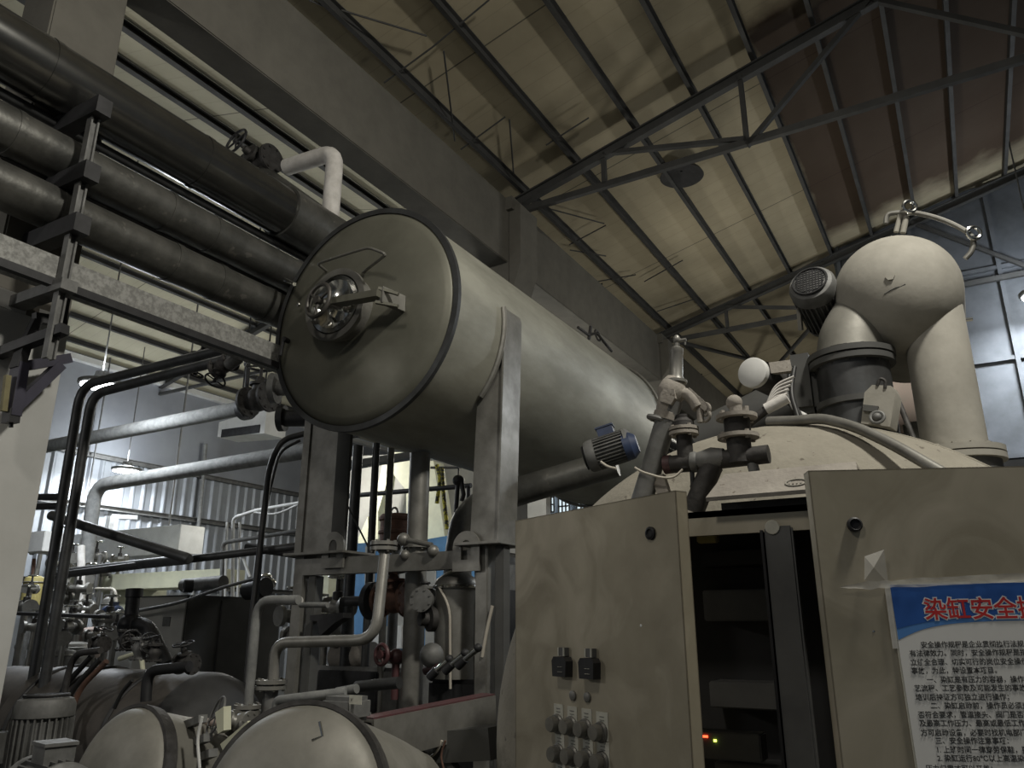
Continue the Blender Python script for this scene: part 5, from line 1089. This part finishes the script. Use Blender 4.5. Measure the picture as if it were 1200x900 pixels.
# ================================================================ SAFETY VALVE AND TEES
YS = 3.1
t = thing('safety_valve', 'tall safety valve with lever cap on a slanted thick pipe left of the cabinet top', 'valve', P(765, 575, Y=YS))
a = lambda x, y, dy=0: P(x, y, Y=YS+dy)
m = MB(); m.tube([a(748, 600), a(765, 545), a(778, 500), a(788, 470)], .045, .1, 22); m.build('slanted_pipe', 'mgrey', t)
m = MB(); m.torus(a(773, 492)+V((.0, 0, 0)), a(788, 470)-a(765, 545), .047, .012, 28); m.build('clamp_ring', 'mgrey', t)
m = MB(); u_ = a(790, 447)-a(779, 492); m.lathe(a(779, 492), u_, [(0, 0), (.052, 0), (.052, .03), (.047, .035), (.050, .09), (.060, .11), (.060, .135), (.05, .165), (.034, .19), (0, .19)], 26); m.tube([a(790, 466), a(803, 460), a(812, 468), a(818, 478)], .026, .05, 16); m.build('angle_body', 'dusty', t)
m = MB(); m.lathe(a(792, 449), a(793, 400)-a(792, 449), [(0, 0), (.048, 0), (.048, .012), (.036, .016), (.03, .03), (.028, .13), (.03, .135), (.03, .155), (.012, .165), (.012, .18), (0, .18)], 28); bn = m.build('spring_bonnet', 'steel', t)
m = MB(); m.ball(a(793, 398), .020, (.8, .8, 1.1)); m.cyl(a(793, 400), a(804, 398), .008, n=10); m.cyl(a(803, 398), a(803, 404), .004, n=8); m.cyl(a(793, 412), a(793, 398), .009); m.build('lever_cap', 'steel', bn)
m = MB(); m.prism([a(774, 461, -.06), a(778, 455, -.06), a(790, 456, -.06), a(791, 466, -.06), a(786, 474, -.06), a(773, 470, -.06)], (0, .03, 0)); m.build('square_face', 'dusty', t)
m = MB(); m.obox(a(806, 458), a(830, 480), .03, .03, (0, 1, 0)); m.cyl(a(820, 473), a(821, 495), .014); m.torus(a(827, 480), (-.6, -1, 0), .024, .007); m.torus(a(827, 487), (-.6, -1, 0), .024, .007); m.build('outlet_arm', 'dusty', t)
# small flange stack right under it
c = a(801, 503)
t = thing('small_flange_stack', 'bolted flange pair right of the slanted pipe, under the safety valve', 'flange', c)
Zv = V((0, 0, 1))
MB().flange(c, Zv, .062, .013, 4, .008).flange(c-Zv*.02, Zv, .062, .013, 4, .008).build('flange_pair', 'dusty', t)
MB().lathe(c, Zv, [(.045, .0), (.045, .03), (.03, .045), (.03, .06), (0, .065)], 20).build('cap', 'cast', t)
MB().cyl(c-Zv*.17, c-Zv*.02, .033).build('neck_pipe', 'cast', t)
# tee pipe
t = thing('tee_pipe', 'dusty tee pipe lying level in front of the vessel under both flange stacks', 'pipe', a(840, 540))
MB().tube([a(779, 545), a(825, 541), a(901, 532)], .037, n=22).build('run', 'cast', t)
MB().lathe(a(779, 545), (-1, 0, -.03), [(.037, -.03), (.039, -.03), (.039, .0), (0, 0)], 22).build('maroon_end', 'maroon', t)
MB().lathe(a(810, 542), (1, 0, .04), [(.038, 0), (.043, .005), (.043, .02), (.038, .03), (.05, .09), (.038, .14)], 22).build('coupling', 'mgrey', t)
MB().tube([a(835, 545), a(822, 575), a(812, 600)], .045, .04).build('downpipe', 'cast', t)
MB().tube([a(880, 538), a(884, 552), a(884, 565)], .022).build('short_drop', 'mgrey', t)
MB().tube([a(811, 552), a(812, 570)], .010, n=10).ball(a(812, 570), .012).build('black_handle', 'black', t)
# big flange stack with ball
c = a(863, 489)
t = thing('flange_stack', 'two wide bolted flanges topped by a round ball, right of the safety valve', 'flange', a(863, 530))
MB().flange(c, Zv, .082, .016, 4, .009).build('upper_flange', 'dusty', t)
MB().flange(c-Zv*.082, Zv, .082, .016, 4, .009).build('lower_flange', 'dusty', t)
MB().cyl(c-Zv*.075, c, .052, n=28).build('spool', 'cast', t)
MB().cyl(c-Zv*.19, c-Zv*.085, .048, n=28).build('neck_pipe', 'cast', t)
MB().ball(c+Zv*.062+V((-.004, 0, 0)), .033).cyl(c, c+Zv*.05, .026).build('ball_top', 'dusty', t)
MB().cyl(c+V((.045, -.02, 0)), c+V((.045, -.02, .035)), .012, n=8).build('tall_bolt', 'dusty', t); MB().cyl(c+V((-.05, -.02, 0)), c+V((-.05, -.02, .03)), .011, n=8).build('tall_bolt', 'dusty', t)
# cable loop on the slanted pipe
pipe('tie_cable', 'pale cable looped round the slanted pipe and sagging to the tee', [a(744, 548, -.06), a(752, 553, -.07), a(775, 560, -.06), a(790, 560, -.05), a(800, 550, -.04)], .005, 'hose', .03, 'cable')
tag(MB().obox(a(772, 558), a(785, 600), .05, .04, (0, 1, 0)).build('angle_bar', 'dusty'), 'dusty angle bar behind the left door corner', 'bar')
# hanging unlit lamp under the roof
q = P(799, 207, Y=10.3)
t = thing('unlit_lamp', 'unlit dark dish lamp hanging under the first truss', 'lamp', q)
MB().lathe(q, (0, 0, 1), [(0, .1), (.30, .0), (.33, 0), (.30, .06), (.16, .2), (.10, .35), (0, .37)], 36).build('reflector', 'black', t)
MB().cyl(q+V((0, 0, .36)), (q.x, q.y, rz(q.x)+.1), .015, n=8).build('drop_rod', 'black', t)
# lit lamp right of the frame, in front of the slate partition
q = P(1222, 345, Y=14.2); lamp(q, 'lit disc lamp beyond the right edge before the slate partition', rz(q.x)-q.z+.2, 250)
